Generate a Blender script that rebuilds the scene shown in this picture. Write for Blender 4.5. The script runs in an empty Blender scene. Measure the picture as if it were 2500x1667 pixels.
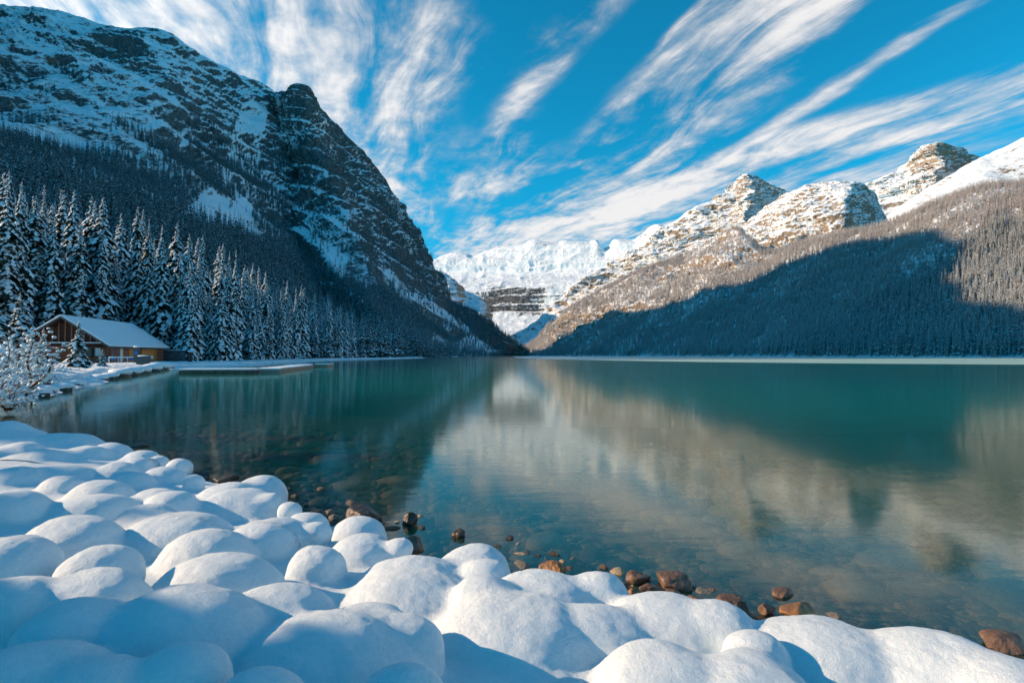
import bpy, math, random
import numpy as np
from mathutils import Vector
try:
    import openvdb as vdb
except ImportError:
    vdb = None
rnd = random.Random(7)
R = math.radians
C = bpy.context.scene.collection
sc = bpy.context.scene

# ------------------------------------------------------------------ camera
H = 2.0; FPX = 1400.0
PITCH = math.atan2(34.5, FPX)
cam = bpy.data.cameras.new('camera'); cam.sensor_width = 36; cam.lens = FPX / 2500 * 36
cam.clip_start = 0.05; cam.clip_end = 60000
camo = bpy.data.objects.new('camera', cam); C.objects.link(camo)
camo.location = (0, 0, H); camo.rotation_euler = (math.pi/2 + PITCH, 0, 0)
sc.camera = camo

# ------------------------------------------------------------------ sun and sky
SUN_EL, SUN_AZ = 21.8, -87.0          # azimuth from +y, negative = left
SKY_STRENGTH = 0.112
SUN_STRENGTH = 5.0
sd = Vector((math.sin(R(SUN_AZ))*math.cos(R(SUN_EL)), math.cos(R(SUN_AZ))*math.cos(R(SUN_EL)), math.sin(R(SUN_EL))))
sun = bpy.data.lights.new('sun', 'SUN'); sun.energy = SUN_STRENGTH; sun.angle = R(0.5); sun.color = (1.0, 0.68, 0.44)
suno = bpy.data.objects.new('sun', sun); C.objects.link(suno)
suno.rotation_euler = sd.to_track_quat('Z', 'Y').to_euler()
sc.view_settings.view_transform = 'Standard'; sc.view_settings.look = 'None'
sc.view_settings.exposure = 0.48; sc.view_settings.gamma = 1.0; sc.view_settings.use_curve_mapping = False
sc.cycles.max_bounces = 6; sc.cycles.diffuse_bounces = 3; sc.cycles.glossy_bounces = 2
sc.cycles.transparent_max_bounces = 8
sc.cycles.use_denoising = True


class NT:
    """tiny node-expression helper"""
    def __init__(s, tree): s.t = tree
    def n(s, typ, **kw):
        nd = s.t.nodes.new(typ)
        for k, v in kw.items(): setattr(nd, k, v)
        return nd
    def put(s, sock, v):
        if hasattr(v, 'is_output'): s.t.links.new(v, sock)
        elif v is not None: sock.default_value = v
    def m(s, op, a, b=None, c=None, clamp=False):
        nd = s.n('ShaderNodeMath', operation=op); nd.use_clamp = clamp
        s.put(nd.inputs[0], a)
        if b is not None: s.put(nd.inputs[1], b)
        if c is not None: s.put(nd.inputs[2], c)
        return nd.outputs[0]
    def add(s, a, b): return s.m('ADD', a, b)
    def sub(s, a, b): return s.m('SUBTRACT', a, b)
    def mul(s, a, b): return s.m('MULTIPLY', a, b)
    def ss(s, x, a, b):
        nd = s.n('ShaderNodeMapRange', interpolation_type='SMOOTHSTEP')
        s.put(nd.inputs[0], x); s.put(nd.inputs[1], a); s.put(nd.inputs[2], b)
        nd.inputs[3].default_value = 0; nd.inputs[4].default_value = 1
        return nd.outputs[0]
    def noise(s, vec, scale=1, detail=4, rough=.5, dist=0, dims='3D'):
        nd = s.n('ShaderNodeTexNoise', noise_dimensions=dims)
        if vec is not None: s.t.links.new(vec, nd.inputs['Vector'])
        nd.inputs['Scale'].default_value = scale; nd.inputs['Detail'].default_value = detail
        nd.inputs['Roughness'].default_value = rough; nd.inputs['Distortion'].default_value = dist
        return nd.outputs['Fac']
    def xyz(s, x, y, z):
        nd = s.n('ShaderNodeCombineXYZ')
        for i, v in enumerate((x, y, z)): s.put(nd.inputs[i], v)
        return nd.outputs[0]
    def mapping(s, vec, loc=(0, 0, 0), rot=(0, 0, 0), scale=(1, 1, 1)):
        nd = s.n('ShaderNodeMapping'); s.t.links.new(vec, nd.inputs[0])
        nd.inputs['Location'].default_value = loc; nd.inputs['Rotation'].default_value = rot; nd.inputs['Scale'].default_value = scale
        return nd.outputs[0]
    def mix(s, f, a, b, blend='MIX'):
        nd = s.n('ShaderNodeMix', data_type='RGBA', blend_type=blend)
        s.put(nd.inputs[0], f)
        for sock, v in ((nd.inputs[6], a), (nd.inputs[7], b)):
            if isinstance(v, tuple) and len(v) == 3: v = v + (1,)
            s.put(sock, v)
        return nd.outputs[2]
    def mixs(s, f, a, b):
        nd = s.n('ShaderNodeMixShader'); s.put(nd.inputs[0], f); s.t.links.new(a, nd.inputs[1]); s.t.links.new(b, nd.inputs[2])
        return nd.outputs[0]


def px_dir(px, py):
    a, b = (px-1250)/FPX, (833.5-py)/FPX
    cy, sy = math.cos(PITCH), math.sin(PITCH)
    return np.array([a, cy - b*sy, sy + b*cy])

def P(px, py, y):
    """world point seen at picture position px,py (2500 wide) at distance y"""
    d = px_dir(px, py); d = d / d[1] * y
    return (d[0], y, H + d[2])

CLOUD_AZ = math.atan2(-500, 1400)
def cloud_uv(px, py):
    d = px_dir(px, py); d = d/np.linalg.norm(d)
    z = max(d[2], 0) + 0.03
    X, Y = d[0]/z, d[1]/z
    s, c = math.sin(CLOUD_AZ), math.cos(CLOUD_AZ)
    return X*c - Y*s, X*s + Y*c        # u across, v along

world = bpy.data.worlds.new('World'); sc.world = world; world.use_nodes = True
def build_sky():
    t = world.node_tree; t.nodes.clear(); N = NT(t)
    tc = N.n('ShaderNodeTexCoord').outputs['Generated']
    sky = N.n('ShaderNodeTexSky', sky_type='NISHITA', sun_disc=False)
    sky.sun_elevation = R(SUN_EL); sky.sun_rotation = R(SUN_AZ)
    sky.altitude = 1700; sky.air_density = 1.0; sky.dust_density = 0.3; sky.ozone_density = 2.0
    blue = N.mix(1.0, sky.outputs[0], (0.05, 1.12, 1.22), 'MULTIPLY')
    sep = N.n('ShaderNodeSeparateXYZ'); t.links.new(tc, sep.inputs[0])
    blue = N.mix(N.ss(sep.outputs[2], .32, .0), blue, N.mix(1.0, blue, (1.3, .66, .80), 'MULTIPLY'))
    z = N.add(N.m('MAXIMUM', sep.outputs[2], 0.0), 0.03)
    X = N.m('DIVIDE', sep.outputs[0], z); Y = N.m('DIVIDE', sep.outputs[1], z)
    s, c = math.sin(CLOUD_AZ), math.cos(CLOUD_AZ)
    u = N.sub(N.mul(X, c), N.mul(Y, s)); v = N.add(N.mul(X, s), N.mul(Y, c))
    warp = N.noise(N.xyz(u, N.mul(v, .5), 3.0), 1.3, 3, .5)
    wv = N.mul(N.sub(warp, .5), .5)
    uw = N.add(u, wv)
    # streaky fibres, wide veils and small ripples
    fib = N.noise(N.xyz(uw, N.mul(v, .22), 0.0), 4.6, 8, .62, 1.0)
    fib2 = N.noise(N.xyz(N.add(uw, N.mul(v, .12)), N.mul(v, .3), 4.0), 2.2, 6, .6, .3)
    det = N.noise(N.xyz(u, N.mul(v, .7), 8.0), 9.0, 5, .6, .2)
    shape = N.add(N.add(N.mul(fib, .42), N.mul(fib2, .46)), N.mul(det, .20))
    dens = None
    def band(pts, w, amp, vpad=.35):
        """a streak through picture points, straight in the cloud layer"""
        nonlocal dens
        q = sorted([cloud_uv(*p) for p in pts], key=lambda a: a[1])
        vs = np.array([a[1] for a in q]); us = np.array([a[0] for a in q])
        lv = np.log(vs)
        deg = 2 if len(q) > 3 else 1
        k = np.polyfit(lv, us, deg)
        LV = N.m('LOGARITHM', N.m('MAXIMUM', v, .05), math.e)
        acc = None
        for co in k:
            acc = float(co) if acc is None else N.add(N.mul(acc, LV), float(co))
        d = N.m('DIVIDE', N.m('ABSOLUTE', N.sub(uw, acc)), N.mul(N.m('POWER', v, .25), w))
        g = N.m('EXPONENT', N.mul(N.mul(d, d), -1.0))
        e = N.mul(N.ss(LV, float(lv[0]-vpad), float(lv[0]+.05)), N.sub(1.0, N.ss(LV, float(lv[-1]-.05), float(lv[-1]+vpad))))
        g = N.mul(N.mul(g, e), amp)
        dens = g if dens is None else N.add(dens, g)
    def puff(px, py, size, amp, stretch=1.0):
        """a soft patch of cloud round one direction, longer sideways than tall"""
        nonlocal dens
        d = px_dir(px, py); d = Vector(d).normalized(); rt = d.cross(Vector((0, 0, 1))).normalized(); up = rt.cross(d)
        e = []
        for ax, k in ((rt, 1/(size*stretch)), (up, 1/size)):
            dn = N.n('ShaderNodeVectorMath', operation='DOT_PRODUCT'); t.links.new(tc, dn.inputs[0]); dn.inputs[1].default_value = ax*k; e.append(dn.outputs['Value'])
        fr = N.n('ShaderNodeVectorMath', operation='DOT_PRODUCT'); t.links.new(tc, fr.inputs[0]); fr.inputs[1].default_value = d
        g = N.m('EXPONENT', N.mul(N.add(N.mul(e[0], e[0]), N.mul(e[1], e[1])), -1.0))
        dens = N.add(dens, N.mul(N.mul(g, N.m('GREATER_THAN', fr.outputs['Value'], 0.0)), amp))
    band([(1130, 640), (1240, 600), (1500, 505), (1728, 409), (2100, 300), (2500, 175)], .125, .95)
    band([(1180, 570), (1340, 505), (1450, 440), (1622, 345), (1781, 276), (1880, 180), (2020, 20)], .13, .8)
    band([(1480, 320), (1595, 212), (1717, 96), (1835, 8)], .11, .62, .5)
    band([(1560, 420), (1700, 320), (1850, 200), (1960, 90)], .10, .35, .3)
    band([(1850, 330), (1962, 276), (2175, 133), (2419, 5)], .035, .6)
    band([(1861, 462), (2207, 340), (2500, 240)], .17, .8)
    band([(1303, 255), (1330, 149), (1383, 80), (1447, 0)], .06, .5)
    band([(1640, 60), (1700, 5)], .02, .4, .2)
    band([(700, 40), (771, 213), (877, 319), (983, 478)], .075, .7, .5)
    band([(1060, 70), (1010, 239), (1025, 340)], .13, 1.0, .2)
    band([(560, 0), (600, 120), (660, 215)], .12, .4, .5)
    band([(820, 0), (900, 160), (960, 300)], .05, .35, .4)
    puff(1210, 400, .05, .55, 1.3); puff(1170, 450, .035, .5, 2.2); puff(1460, 565, .045, .9, 3.5); puff(1300, 590, .035, 1.0, 3)
    puff(1620, 520, .05, .5, 2); puff(2280, 455, .05, .4, 4); puff(60, -60, .10, 1.3, 2.6); puff(990, 430, .05, .5, .6); puff(1110, 450, .03, .3)
    veil = N.mul(N.mul(N.ss(u, .5, -.6), N.ss(sep.outputs[1], .25, .6)), .38)                       # thin cirrus sheet that thickens to the left
    low = N.mul(N.mul(N.ss(sep.outputs[2], .30, .12), N.ss(sep.outputs[0], -.05, .35)), .30)
    beh = N.mul(N.ss(sep.outputs[1], .2, -.3), .02)
    dens = N.add(N.add(N.add(dens, veil), low), beh)
    Dn_ = N.sub(1.0, N.m('EXPONENT', N.mul(dens, -1.2)))
    cl = N.add(Dn_, N.mul(N.mul(N.sub(shape, .55), 4.4), N.ss(Dn_, .0, .45)))
    cl = N.m('MULTIPLY', N.ss(cl, .10, 1.05), .96)
    dt = N.n('ShaderNodeVectorMath', operation='DOT_PRODUCT'); t.links.new(tc, dt.inputs[0]); dt.inputs[1].default_value = sd
    glow = N.m('POWER', N.m('MAXIMUM', dt.outputs['Value'], 0.0), 3.0)
    cbright = N.add(N.add(.40, N.mul(cl, .28)), N.mul(glow, .7))
    cloudcol = N.mix(glow, (.99, .965, .96), (1.0, .95, .86))
    b1 = N.n('ShaderNodeBackground'); t.links.new(blue, b1.inputs[0]); b1.inputs[1].default_value = SKY_STRENGTH
    b2 = N.n('ShaderNodeBackground'); t.links.new(cloudcol, b2.inputs[0]); t.links.new(cbright, b2.inputs[1])
    o = N.n('ShaderNodeOutputWorld'); t.links.new(N.mixs(cl, b1.outputs[0], b2.outputs[0]), o.inputs[0])
build_sky()
world.cycles.sampling_method = 'MANUAL'; world.cycles.sample_map_resolution = 1024

# ------------------------------------------------------------------ helpers
def hash3(i, j, k, seed):
    h = (i.astype(np.int64)*374761393 + j.astype(np.int64)*668265263 + k.astype(np.int64)*2147483647 + seed*1274126177) & 0xffffffff
    h = ((h ^ (h >> 13)) * 1274126177) & 0xffffffff
    h = (h ^ (h >> 16)) & 0xffffff
    return h / float(0xffffff)

def vnoise(p, seed=0):
    f = np.floor(p); t = p - f; t = t*t*t*(t*(t*6-15)+10); i = f.astype(np.int64)
    out = 0
    for a in (0, 1):
        wa = t[..., 0] if a else 1-t[..., 0]
        for b in (0, 1):
            wb = t[..., 1] if b else 1-t[..., 1]
            for c in (0, 1):
                wc = t[..., 2] if c else 1-t[..., 2]
                out = out + wa*wb*wc*hash3(i[..., 0]+a, i[..., 1]+b, i[..., 2]+c, seed)
    return out*2-1

def fbm(p, octaves=5, gain=.5, seed=0, ridged=False, lac=2.03):
    a, s, tot = 1.0, 0, 0
    q = np.array(p, float)
    for o in range(octaves):
        n = vnoise(q, seed+o*17)
        if ridged: n = 1-2*np.abs(n)
        s = s + a*n; tot += a; a *= gain; q = q*lac + 13.7
    return s/tot

def catmull(ctrl, n):
    """resample control points along axis 0 to n samples (Catmull-Rom)"""
    ctrl = np.asarray(ctrl, float); m = len(ctrl)
    t = np.linspace(0, m-1, n); i = np.clip(np.floor(t).astype(int), 0, m-2); f = (t-i)
    f = f.reshape((-1,)+(1,)*(ctrl.ndim-1))
    p0 = ctrl[np.clip(i-1, 0, m-1)]; p1 = ctrl[i]; p2 = ctrl[i+1]; p3 = ctrl[np.clip(i+2, 0, m-1)]
    return .5*(2*p1 + (p2-p0)*f + (2*p0-5*p1+4*p2-p3)*f*f + (3*p1-p0-3*p2+p3)*f**3)

def sstep(x, a, b):
    t = np.clip((x-a)/(b-a), 0, 1); return t*t*(3-2*t)

def tag(o, label=None, cat=None, group=None, kind=None):
    if label: o['label'] = label
    if cat: o['category'] = cat
    if group: o['group'] = group
    if kind: o['kind'] = kind
    return o

def link(name, me, parent=None, mats=()):
    o = bpy.data.objects.new(name, me); C.objects.link(o)
    for m in mats: me.materials.append(m)
    if parent is not None: o.parent = parent
    return o

def empty(name, loc, rz=0):
    o = bpy.data.objects.new(name, None); C.objects.link(o); o.location = loc; o.rotation_euler = (0, 0, rz)
    o.empty_display_size = .3
    return o

def mesh_np(name, v, f, smooth=True, mat_idx=None):
    """v Nx3, f MxK (all the same size)"""
    me = bpy.data.meshes.new(name)
    v = np.asarray(v, np.float32); f = np.asarray(f, np.int32); k = f.shape[1]
    me.vertices.add(len(v)); me.vertices.foreach_set('co', v.ravel())
    me.loops.add(f.size); me.loops.foreach_set('vertex_index', f.ravel())
    me.polygons.add(len(f)); me.polygons.foreach_set('loop_start', np.arange(0, f.size, k, dtype=np.int32))
    me.polygons.foreach_set('loop_total', np.full(len(f), k, np.int32))
    me.polygons.foreach_set('use_smooth', np.full(len(f), smooth))
    if mat_idx is not None: me.polygons.foreach_set('material_index', np.asarray(mat_idx, np.int32))
    me.update(); me.validate()
    return me

def grid_faces(nr, nc):
    i = np.arange(nr*nc).reshape(nr, nc)
    return np.stack([i[:-1, :-1], i[:-1, 1:], i[1:, 1:], i[1:, :-1]], -1).reshape(-1, 4)

def proj(p):
    """world -> picture px,py"""
    x, y, z = p[..., 0], p[..., 1], p[..., 2]-H
    cy, sy = math.cos(PITCH), math.sin(PITCH)
    d = y*cy + z*sy; u = -y*sy + z*cy
    d = np.where(d < .1, .1, d)
    return 1250 + FPX*x/d, 833.5 - FPX*u/d

def inpoly(px, py, poly):
    poly = np.asarray(poly, float); inside = np.zeros(px.shape, bool); j = len(poly)-1
    for i in range(len(poly)):
        xi, yi = poly[i]; xj, yj = poly[j]
        c = ((yi > py) != (yj > py)) & (px < (xj-xi)*(py-yi)/(yj-yi+1e-9)+xi)
        inside ^= c; j = i
    return inside

# ------------------------------------------------------------------ materials
def mat(name):
    m = bpy.data.materials.new(name); m.use_nodes = True; m.node_tree.nodes.clear()
    N = NT(m.node_tree); o = N.n('ShaderNodeOutputMaterial'); b = N.n('ShaderNodeBsdfPrincipled')
    m.node_tree.links.new(b.outputs[0], o.inputs[0])
    return m, N, b, o

def objco(N): return N.n('ShaderNodeTexCoord').outputs['Object']
def worldco(N): return N.n('ShaderNodeNewGeometry').outputs['Position']

def bump(N, b, h, strength, dist, prev=None):
    nd = N.n('ShaderNodeBump'); N.put(nd.inputs['Height'], h); nd.inputs['Strength'].default_value = strength; nd.inputs['Distance'].default_value = dist
    if prev is not None: N.t.links.new(prev, nd.inputs['Normal'])
    if b is not None: N.t.links.new(nd.outputs[0], b.inputs['Normal'])
    return nd.outputs[0]

def simple(name, col, rough=.7, var=.25, scale=6, metallic=0, bmp=.2, bd=.01, stretch=(1, 1, 1)):
    m, N, b, o = mat(name)
    n = N.noise(N.mapping(objco(N), scale=stretch), scale, 5, .6)
    d = tuple(c*(1-var) for c in col); l = tuple(min(1, c*(1+var)) for c in col)
    N.put(b.inputs['Base Color'], N.mix(N.ss(n, .3, .7), d, l)); b.inputs['Roughness'].default_value = rough; b.inputs['Metallic'].default_value = metallic
    bump(N, b, n, bmp, bd)
    return m

SNOWC = (.77, .86, .91)
def snow_near():
    m, N, b, o = mat('snow_pillows')
    w = worldco(N)
    n1 = N.noise(w, 34, 3, .6); n2 = N.noise(w, 150, 3, .8); n3 = N.noise(w, 9, 3, .5)
    N.put(b.inputs['Base Color'], N.mix(N.ss(n1, .35, .65), (.70, .83, .90), (.76, .87, .92)))
    b.inputs['Roughness'].default_value = .55
    b.inputs['Specular IOR Level'].default_value = .25
    b.inputs['Subsurface Weight'].default_value = .15; b.inputs['Subsurface Radius'].default_value = (.02, .03, .04); b.inputs['Subsurface Scale'].default_value = 1.0
    nb = bump(N, None, n2, 1.0, .007); nb2 = bump(N, None, n1, .5, .012, nb)
    bump(N, b, n3, .5, .03, nb2)
    return m
def snow_plain():
    m, N, b, o = mat('snow')
    n = N.noise(worldco(N), 3, 5, .6)
    N.put(b.inputs['Base Color'], N.mix(n, (.68, .80, .87), (.76, .86, .91))); b.inputs['Roughness'].default_value = .6
    bump(N, b, n, .5, .08)
    return m
M_SNOWN = snow_near(); M_SNOW = snow_plain()

def mountain_mat(name, rock_a, rock_b, rust, strata_rot, strata_scale, fine=.05, contrast=1.0, thr=.5, soft=.07):
    m, N, b, o = mat(name)
    w = worldco(N)
    at = N.n('ShaderNodeAttribute', attribute_name='snow').outputs['Fac']
    st = N.mapping(N.mapping(w, rot=strata_rot), scale=strata_scale)
    n1 = N.noise(st, fine, 6, .68, .3); n2 = N.noise(w, fine*2.6, 5, .65); n3 = N.noise(w, fine*.25, 4, .5)
    f = N.add(N.add(at, N.mul(N.sub(n1, .5), 1.5*contrast)), N.mul(N.sub(n2, .5), .9*contrast))
    sf = N.ss(f, thr-soft, thr+soft)
    rk = N.mix(N.ss(n2, .35, .65), rock_a, rock_b); rk = N.mix(N.ss(n3, .60, .74), rk, rust)
    N.put(b.inputs['Base Color'], N.mix(sf, rk, SNOWC)); b.inputs['Roughness'].default_value = .85
    b.inputs['Specular IOR Level'].default_value = .15
    bump(N, b, N.add(N.add(N.mul(n1, 1.0), N.mul(n2, .5)), N.mul(sf, .12)), 1.0, .28/fine)
    return m
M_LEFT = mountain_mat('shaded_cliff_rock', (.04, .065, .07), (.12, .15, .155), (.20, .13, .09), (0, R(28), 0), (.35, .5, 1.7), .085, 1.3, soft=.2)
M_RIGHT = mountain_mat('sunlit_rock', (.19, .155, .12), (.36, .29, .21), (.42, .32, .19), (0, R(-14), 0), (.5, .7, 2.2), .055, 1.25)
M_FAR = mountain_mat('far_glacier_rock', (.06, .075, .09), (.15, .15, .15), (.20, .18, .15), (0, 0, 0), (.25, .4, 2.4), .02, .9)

# ------------------------------------------------------------------ terrain nets
def loft(name, net, nr, nc, material, amp, scale, seed, snow_fn, ridge_row=None, ridge_amp=.22, kind='structure', vfade=(0, .12), strata=None, gain=.55, warp=0):
    net = np.asarray(net, float)                                   # rows x cols x 3
    g = catmull(net, nr); g = np.swapaxes(catmull(np.swapaxes(g, 0, 1), nc), 0, 1)
    if warp:
        wq = np.stack([g[..., 0]*.4, g[..., 1]*.4, g[..., 2]*1.2], -1)/160; vv_ = np.linspace(0, 1, nr)[:, None]; kf = 1-np.exp(-((vv_-(len(net)-3)/(len(net)-1))/.05)**2)
        wn = fbm(wq, 5, .6, seed+77); g = g+np.stack([wn*warp*kf, -np.abs(wn)*warp*.8*kf, wn*0], -1)
    du = np.gradient(g, axis=1); dv = np.gradient(g, axis=0)
    n = np.cross(du, dv); n /= np.linalg.norm(n, axis=-1, keepdims=True)+1e-9
    n[n[..., 2] < 0] *= -1
    V = np.linspace(0, 1, nr)[:, None]*np.ones((1, nc))
    fade = sstep(V, vfade[0]-1e-6, vfade[1])
    if ridge_row is None: ridge_row = len(net)-3
    rv = ridge_row/(len(net)-1); fade = fade*(1-(1-ridge_amp)*np.exp(-((V-rv)/.035)**2))
    q = g/scale
    d = fbm(q*[1, 1, .8], 8, gain, seed, ridged=True)*1.0 - .38 + fbm(q*.4, 3, .5, seed+5)*.6
    a = amp if np.isscalar(amp) else amp(g, V)
    g = g + n*(d*fade*a)[..., None]
    if strata:
        per, sa, tilt = strata
        hh = (g[..., 2]+tilt*g[..., 0])/per + fbm(g/(per*9), 3, .5, seed+9)*1.3
        fr = hh-np.floor(hh); sw = np.where(fr < .75, fr/.75, (1-fr)/.25)-.5
        lay = .5+.8*hash3(np.floor(hh), np.floor(hh)*0, np.floor(hh)*0, seed)
        nh = n*[1, 1, .15]; g = g+nh*(sw*lay*sa*fade)[..., None]
    du = np.gradient(g, axis=1); dv = np.gradient(g, axis=0)
    n = np.cross(du, dv); n /= np.linalg.norm(n, axis=-1, keepdims=True)+1e-9
    n[n[..., 2] < 0] *= -1
    px, py = proj(g)
    s = snow_fn(g, n, V, px, py)
    me = mesh_np(name, g.reshape(-1, 3), grid_faces(nr, nc))
    at = me.attributes.new('snow', 'FLOAT', 'POINT'); at.data.foreach_set('value', s.astype(np.float32).ravel())
    o = link(name, me, None, [material]); o['kind'] = kind
    return g, n, V, px, py, s

def midrows(a, b, ts, zs):
    """rows between two control rows: fraction t across, fraction z up"""
    a, b = np.asarray(a, float), np.asarray(b, float); out = []
    for t, z in zip(ts, zs):
        r = a*(1-t)+b*t; r[:, 2] = a[:, 2]*(1-z)+b[:, 2]*z; out.append(r)
    return out

# left mountain ---------------------------------------------------
shoreA = [(-25, -150), (-22, 5), (-28, 36), (-38, 54), (-50, 82), (-53, 112), (-55, 125), (-58, 140), (-60, 150), (-62, 160), (-72, 233), (-71, 300), (-70, 400),
          (-74, 500), (-76, 600), (-80, 750), (-80, 950), (-60, 1300)]
ridgeA = [(-1300, -400, 300), (-1250, 120, 408), (-1200, 450, 525), (-1200, 700, 730), (-1200, 900, 800), (-1300, 1075, 1010), (-1400, 1290, 1085), (-1500, 1440, 1070),
          P(-110, 28, 1400), P(0, 36, 1380), P(130, 48, 1350), P(250, 64, 1310), P(362, 76, 1290), P(460, 128, 1310), P(550, 190, 1370), P(650, 243, 1450),
          (-700, 1650, 575), (-600, 1850, 500)]
zf = [8, 8, 9, 10, 12, 15, 18, 21, 23, 25, 35, 42, 48, 50, 50, 50, 50, 50]
inl = [120]*8+[125]*10
sh = np.array(shoreA, float)
def row(off, z): return np.array([(x-off, y, z) for x, y in shoreA], float)
rA = [row(-6, -1.5), row(0, .25), row(4, .95), row(30, 2.0), np.array([(x-i, y, z) for (x, y), z, i in zip(shoreA, zf, inl)], float)]
rid = np.array(ridgeA)
rA += midrows(rA[-1], rid, (.2, .4, .6, .8), (.15, .33, .55, .78))
rA += [rid, rid+[-250, 80, -160], rid+[-700, 200, -520]]
def snowA(g, n, V, px, py):
    s = .68 + (n[..., 2]-.72)*1.5 + fbm(g/160, 4, .5, 3)*.35
    s += sstep(g[..., 2], 330, 620)*.12
    s += np.where(inpoly(px, py, [(595, 240), (655, 250), (620, 540), (560, 530), (520, 480)]), .5, 0)      # couloir
    s += np.where(inpoly(px, py, [(520, 420), (600, 480), (640, 590), (440, 560), (380, 530)]), .25, 0)
    s -= np.where(inpoly(px, py, [(220, 70), (330, 80), (450, 240), (520, 330), (420, 230), (240, 130)]), .30, 0)
    s = np.where(V < .30, 1.2, s)
    return s
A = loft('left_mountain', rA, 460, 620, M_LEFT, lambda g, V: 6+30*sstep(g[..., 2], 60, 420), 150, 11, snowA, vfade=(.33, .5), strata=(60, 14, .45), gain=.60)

# front peak
ridgeB = [P(585, 290, 1540), P(610, 258, 1500), P(650, 240, 1430), P(702, 232, 1330), P(731, 218, 1300), P(745, 226, 1302), P(778, 266, 1312), P(850, 335, 1340),
          P(890, 378, 1360), P(935, 430, 1390), P(962, 478, 1420), P(1000, 540, 1460), P(1035, 585, 1500), P(1042, 625, 1540), P(1070, 668, 1590), P(1092, 705, 1640), P(1099, 740, 1690),
          P(1136, 757, 1750), P(1184, 783, 1820), P(1228, 817, 1880), P(1265, 846, 1930), P(1292, 864, 1960)]
ysh = np.interp(np.arange(22), [0, 4, 8, 12, 16, 19, 21], [480, 560, 700, 900, 1250, 1700, 1950])
xsh = np.interp(ysh, [400, 500, 600, 750, 950, 1300, 1700, 1850, 1960], [-70, -74, -77, -82, -76, -62, -42, -34, 10])
b0 = np.stack([xsh+12, ysh, np.full(22, -3.)], 1); b1 = np.stack([xsh, ysh, np.full(22, .4)], 1); b2 = np.stack([xsh-14, ysh, np.full(22, 5.)], 1)
rB = np.array(ridgeB)
rowsB = [b0, b1, b2]+midrows(b2, rB, (.16, .32, .48, .64, .80, .92), (.12, .26, .40, .56, .75, .90))
rowsB += [rB, rB+[-40, 120, -70], rB+[-120, 330, -300]]
rowsB = [np.vstack([r[:1]+np.array([-230, 110, -190])*k, r[:1]+np.array([-70, 40, -45])*k, r]) for r, k in zip(rowsB, [.2, .2, .25, .5, .8, 1, 1, 1, .8, .7, .6, .6, .6])]
def snowB(g, n, V, px, py):
    s = .57 + (n[..., 2]-.62)*1.35 + fbm(g/120, 4, .5, 9)*.42
    s += np.where(inpoly(px, py, [(920, 650), (960, 665), (1030, 715), (1110, 775), (1150, 800), (1140, 812), (1060, 765), (980, 715)]), .55, 0)
    s += np.where(inpoly(px, py, [(1050, 808), (1110, 838), (1150, 812), (1235, 875), (1050, 880)]), .9, 0)
    s -= sstep(fbm(g/90, 3, .5, 31), .05, .35)*.38
    return s
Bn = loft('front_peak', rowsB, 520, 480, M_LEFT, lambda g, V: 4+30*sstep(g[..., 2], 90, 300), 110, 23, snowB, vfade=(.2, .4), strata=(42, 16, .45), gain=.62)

# right forest slope ------------------------------------------------
colsR = [((380, -500), (1500, -500, 450)), ((385, 100), (1600, 300, 560)), ((430, 400), P(2950, 380, 1050)), ((464, 520), P(2620, 425, 1080)), ((457, 560), P(2500, 452, 1100)), ((450, 600), P(2400, 462, 1120)),
         ((440, 700), P(2300, 496, 1150)), ((428, 850), P(2160, 556, 1230)), ((400, 1000), P(2008, 585, 1350)), ((370, 1150), P(1868, 620, 1520)),
         ((330, 1300), P(1797, 560, 1720)), ((259, 1450), P(1700, 612, 1850)), ((200, 1580), P(1587, 655, 1900)), ((150, 1700), P(1493, 697, 1950)),
         ((110, 1780), P(1400, 750, 2000)), ((80, 1850), P(1345, 795, 2050)), ((50, 1930), P(1303, 838, 2050)), ((15, 1990), P(1262, 862, 2080))]
s0 = np.array([(a[0][0]-15, a[0][1], -3.) for a in colsR]); s1 = np.array([(a[0][0], a[0][1], .4) for a in colsR]); s2 = np.array([(a[0][0]+12, a[0][1]+4, 3.) for a in colsR])
rR = np.array([a[1] for a in colsR])
rowsR = [s0, s1, s2]+midrows(s2, rR, (.2, .4, .6, .8), (.17, .37, .6, .82))+[rR, rR+[60, 150, -20], rR+[200, 500, -200]]
CLIFFS = [[(1350, 770), (1480, 765), (1560, 742), (1640, 745), (1560, 775), (1450, 800), (1475, 845), (1400, 850), (1345, 840)],
          [(1690, 610), (1780, 560), (1830, 570), (1850, 620), (1870, 640), (1790, 650), (1700, 665), (1610, 690), (1640, 650)]]
def snowR(g, n, V, px, py):
    s = .74 + (n[..., 2]-.8)*.8 + fbm(g/60, 4, .5, 19)*.25
    for c, k in zip(CLIFFS, (.14, .04)): s -= np.where(inpoly(px, py, c), k, 0)
    return s
Rn = loft('forest_hillside', rowsR, 360, 560, M_RIGHT, lambda g, V: 3+9*sstep(g[..., 2], 10, 120)+np.where(inpoly(*proj(g), CLIFFS[0]) | inpoly(*proj(g), CLIFFS[1]), 14, 0), 90, 41, snowR, vfade=(.2, .35))

def range_net(sky, ybase, pybase, back, rows_t=(.2, .4, .6, .8), rows_z=(.2, .42, .64, .83), shift=0):
    top = np.array([P(*p) for p in sky]); base = np.array([P(p[0]+shift, pybase if np.isscalar(pybase) else np.interp(p[0], *pybase), p[2]*(ybase if np.isscalar(ybase) else np.interp(p[0], *ybase))) for p in sky])
    base[:, 2] = np.minimum(base[:, 2], top[:, 2]-4)
    return [base]+midrows(base, top, rows_t, rows_z)+[top, top+[0, back*.3, -back*.12], top+[0, back, -back*.8]]

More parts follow.
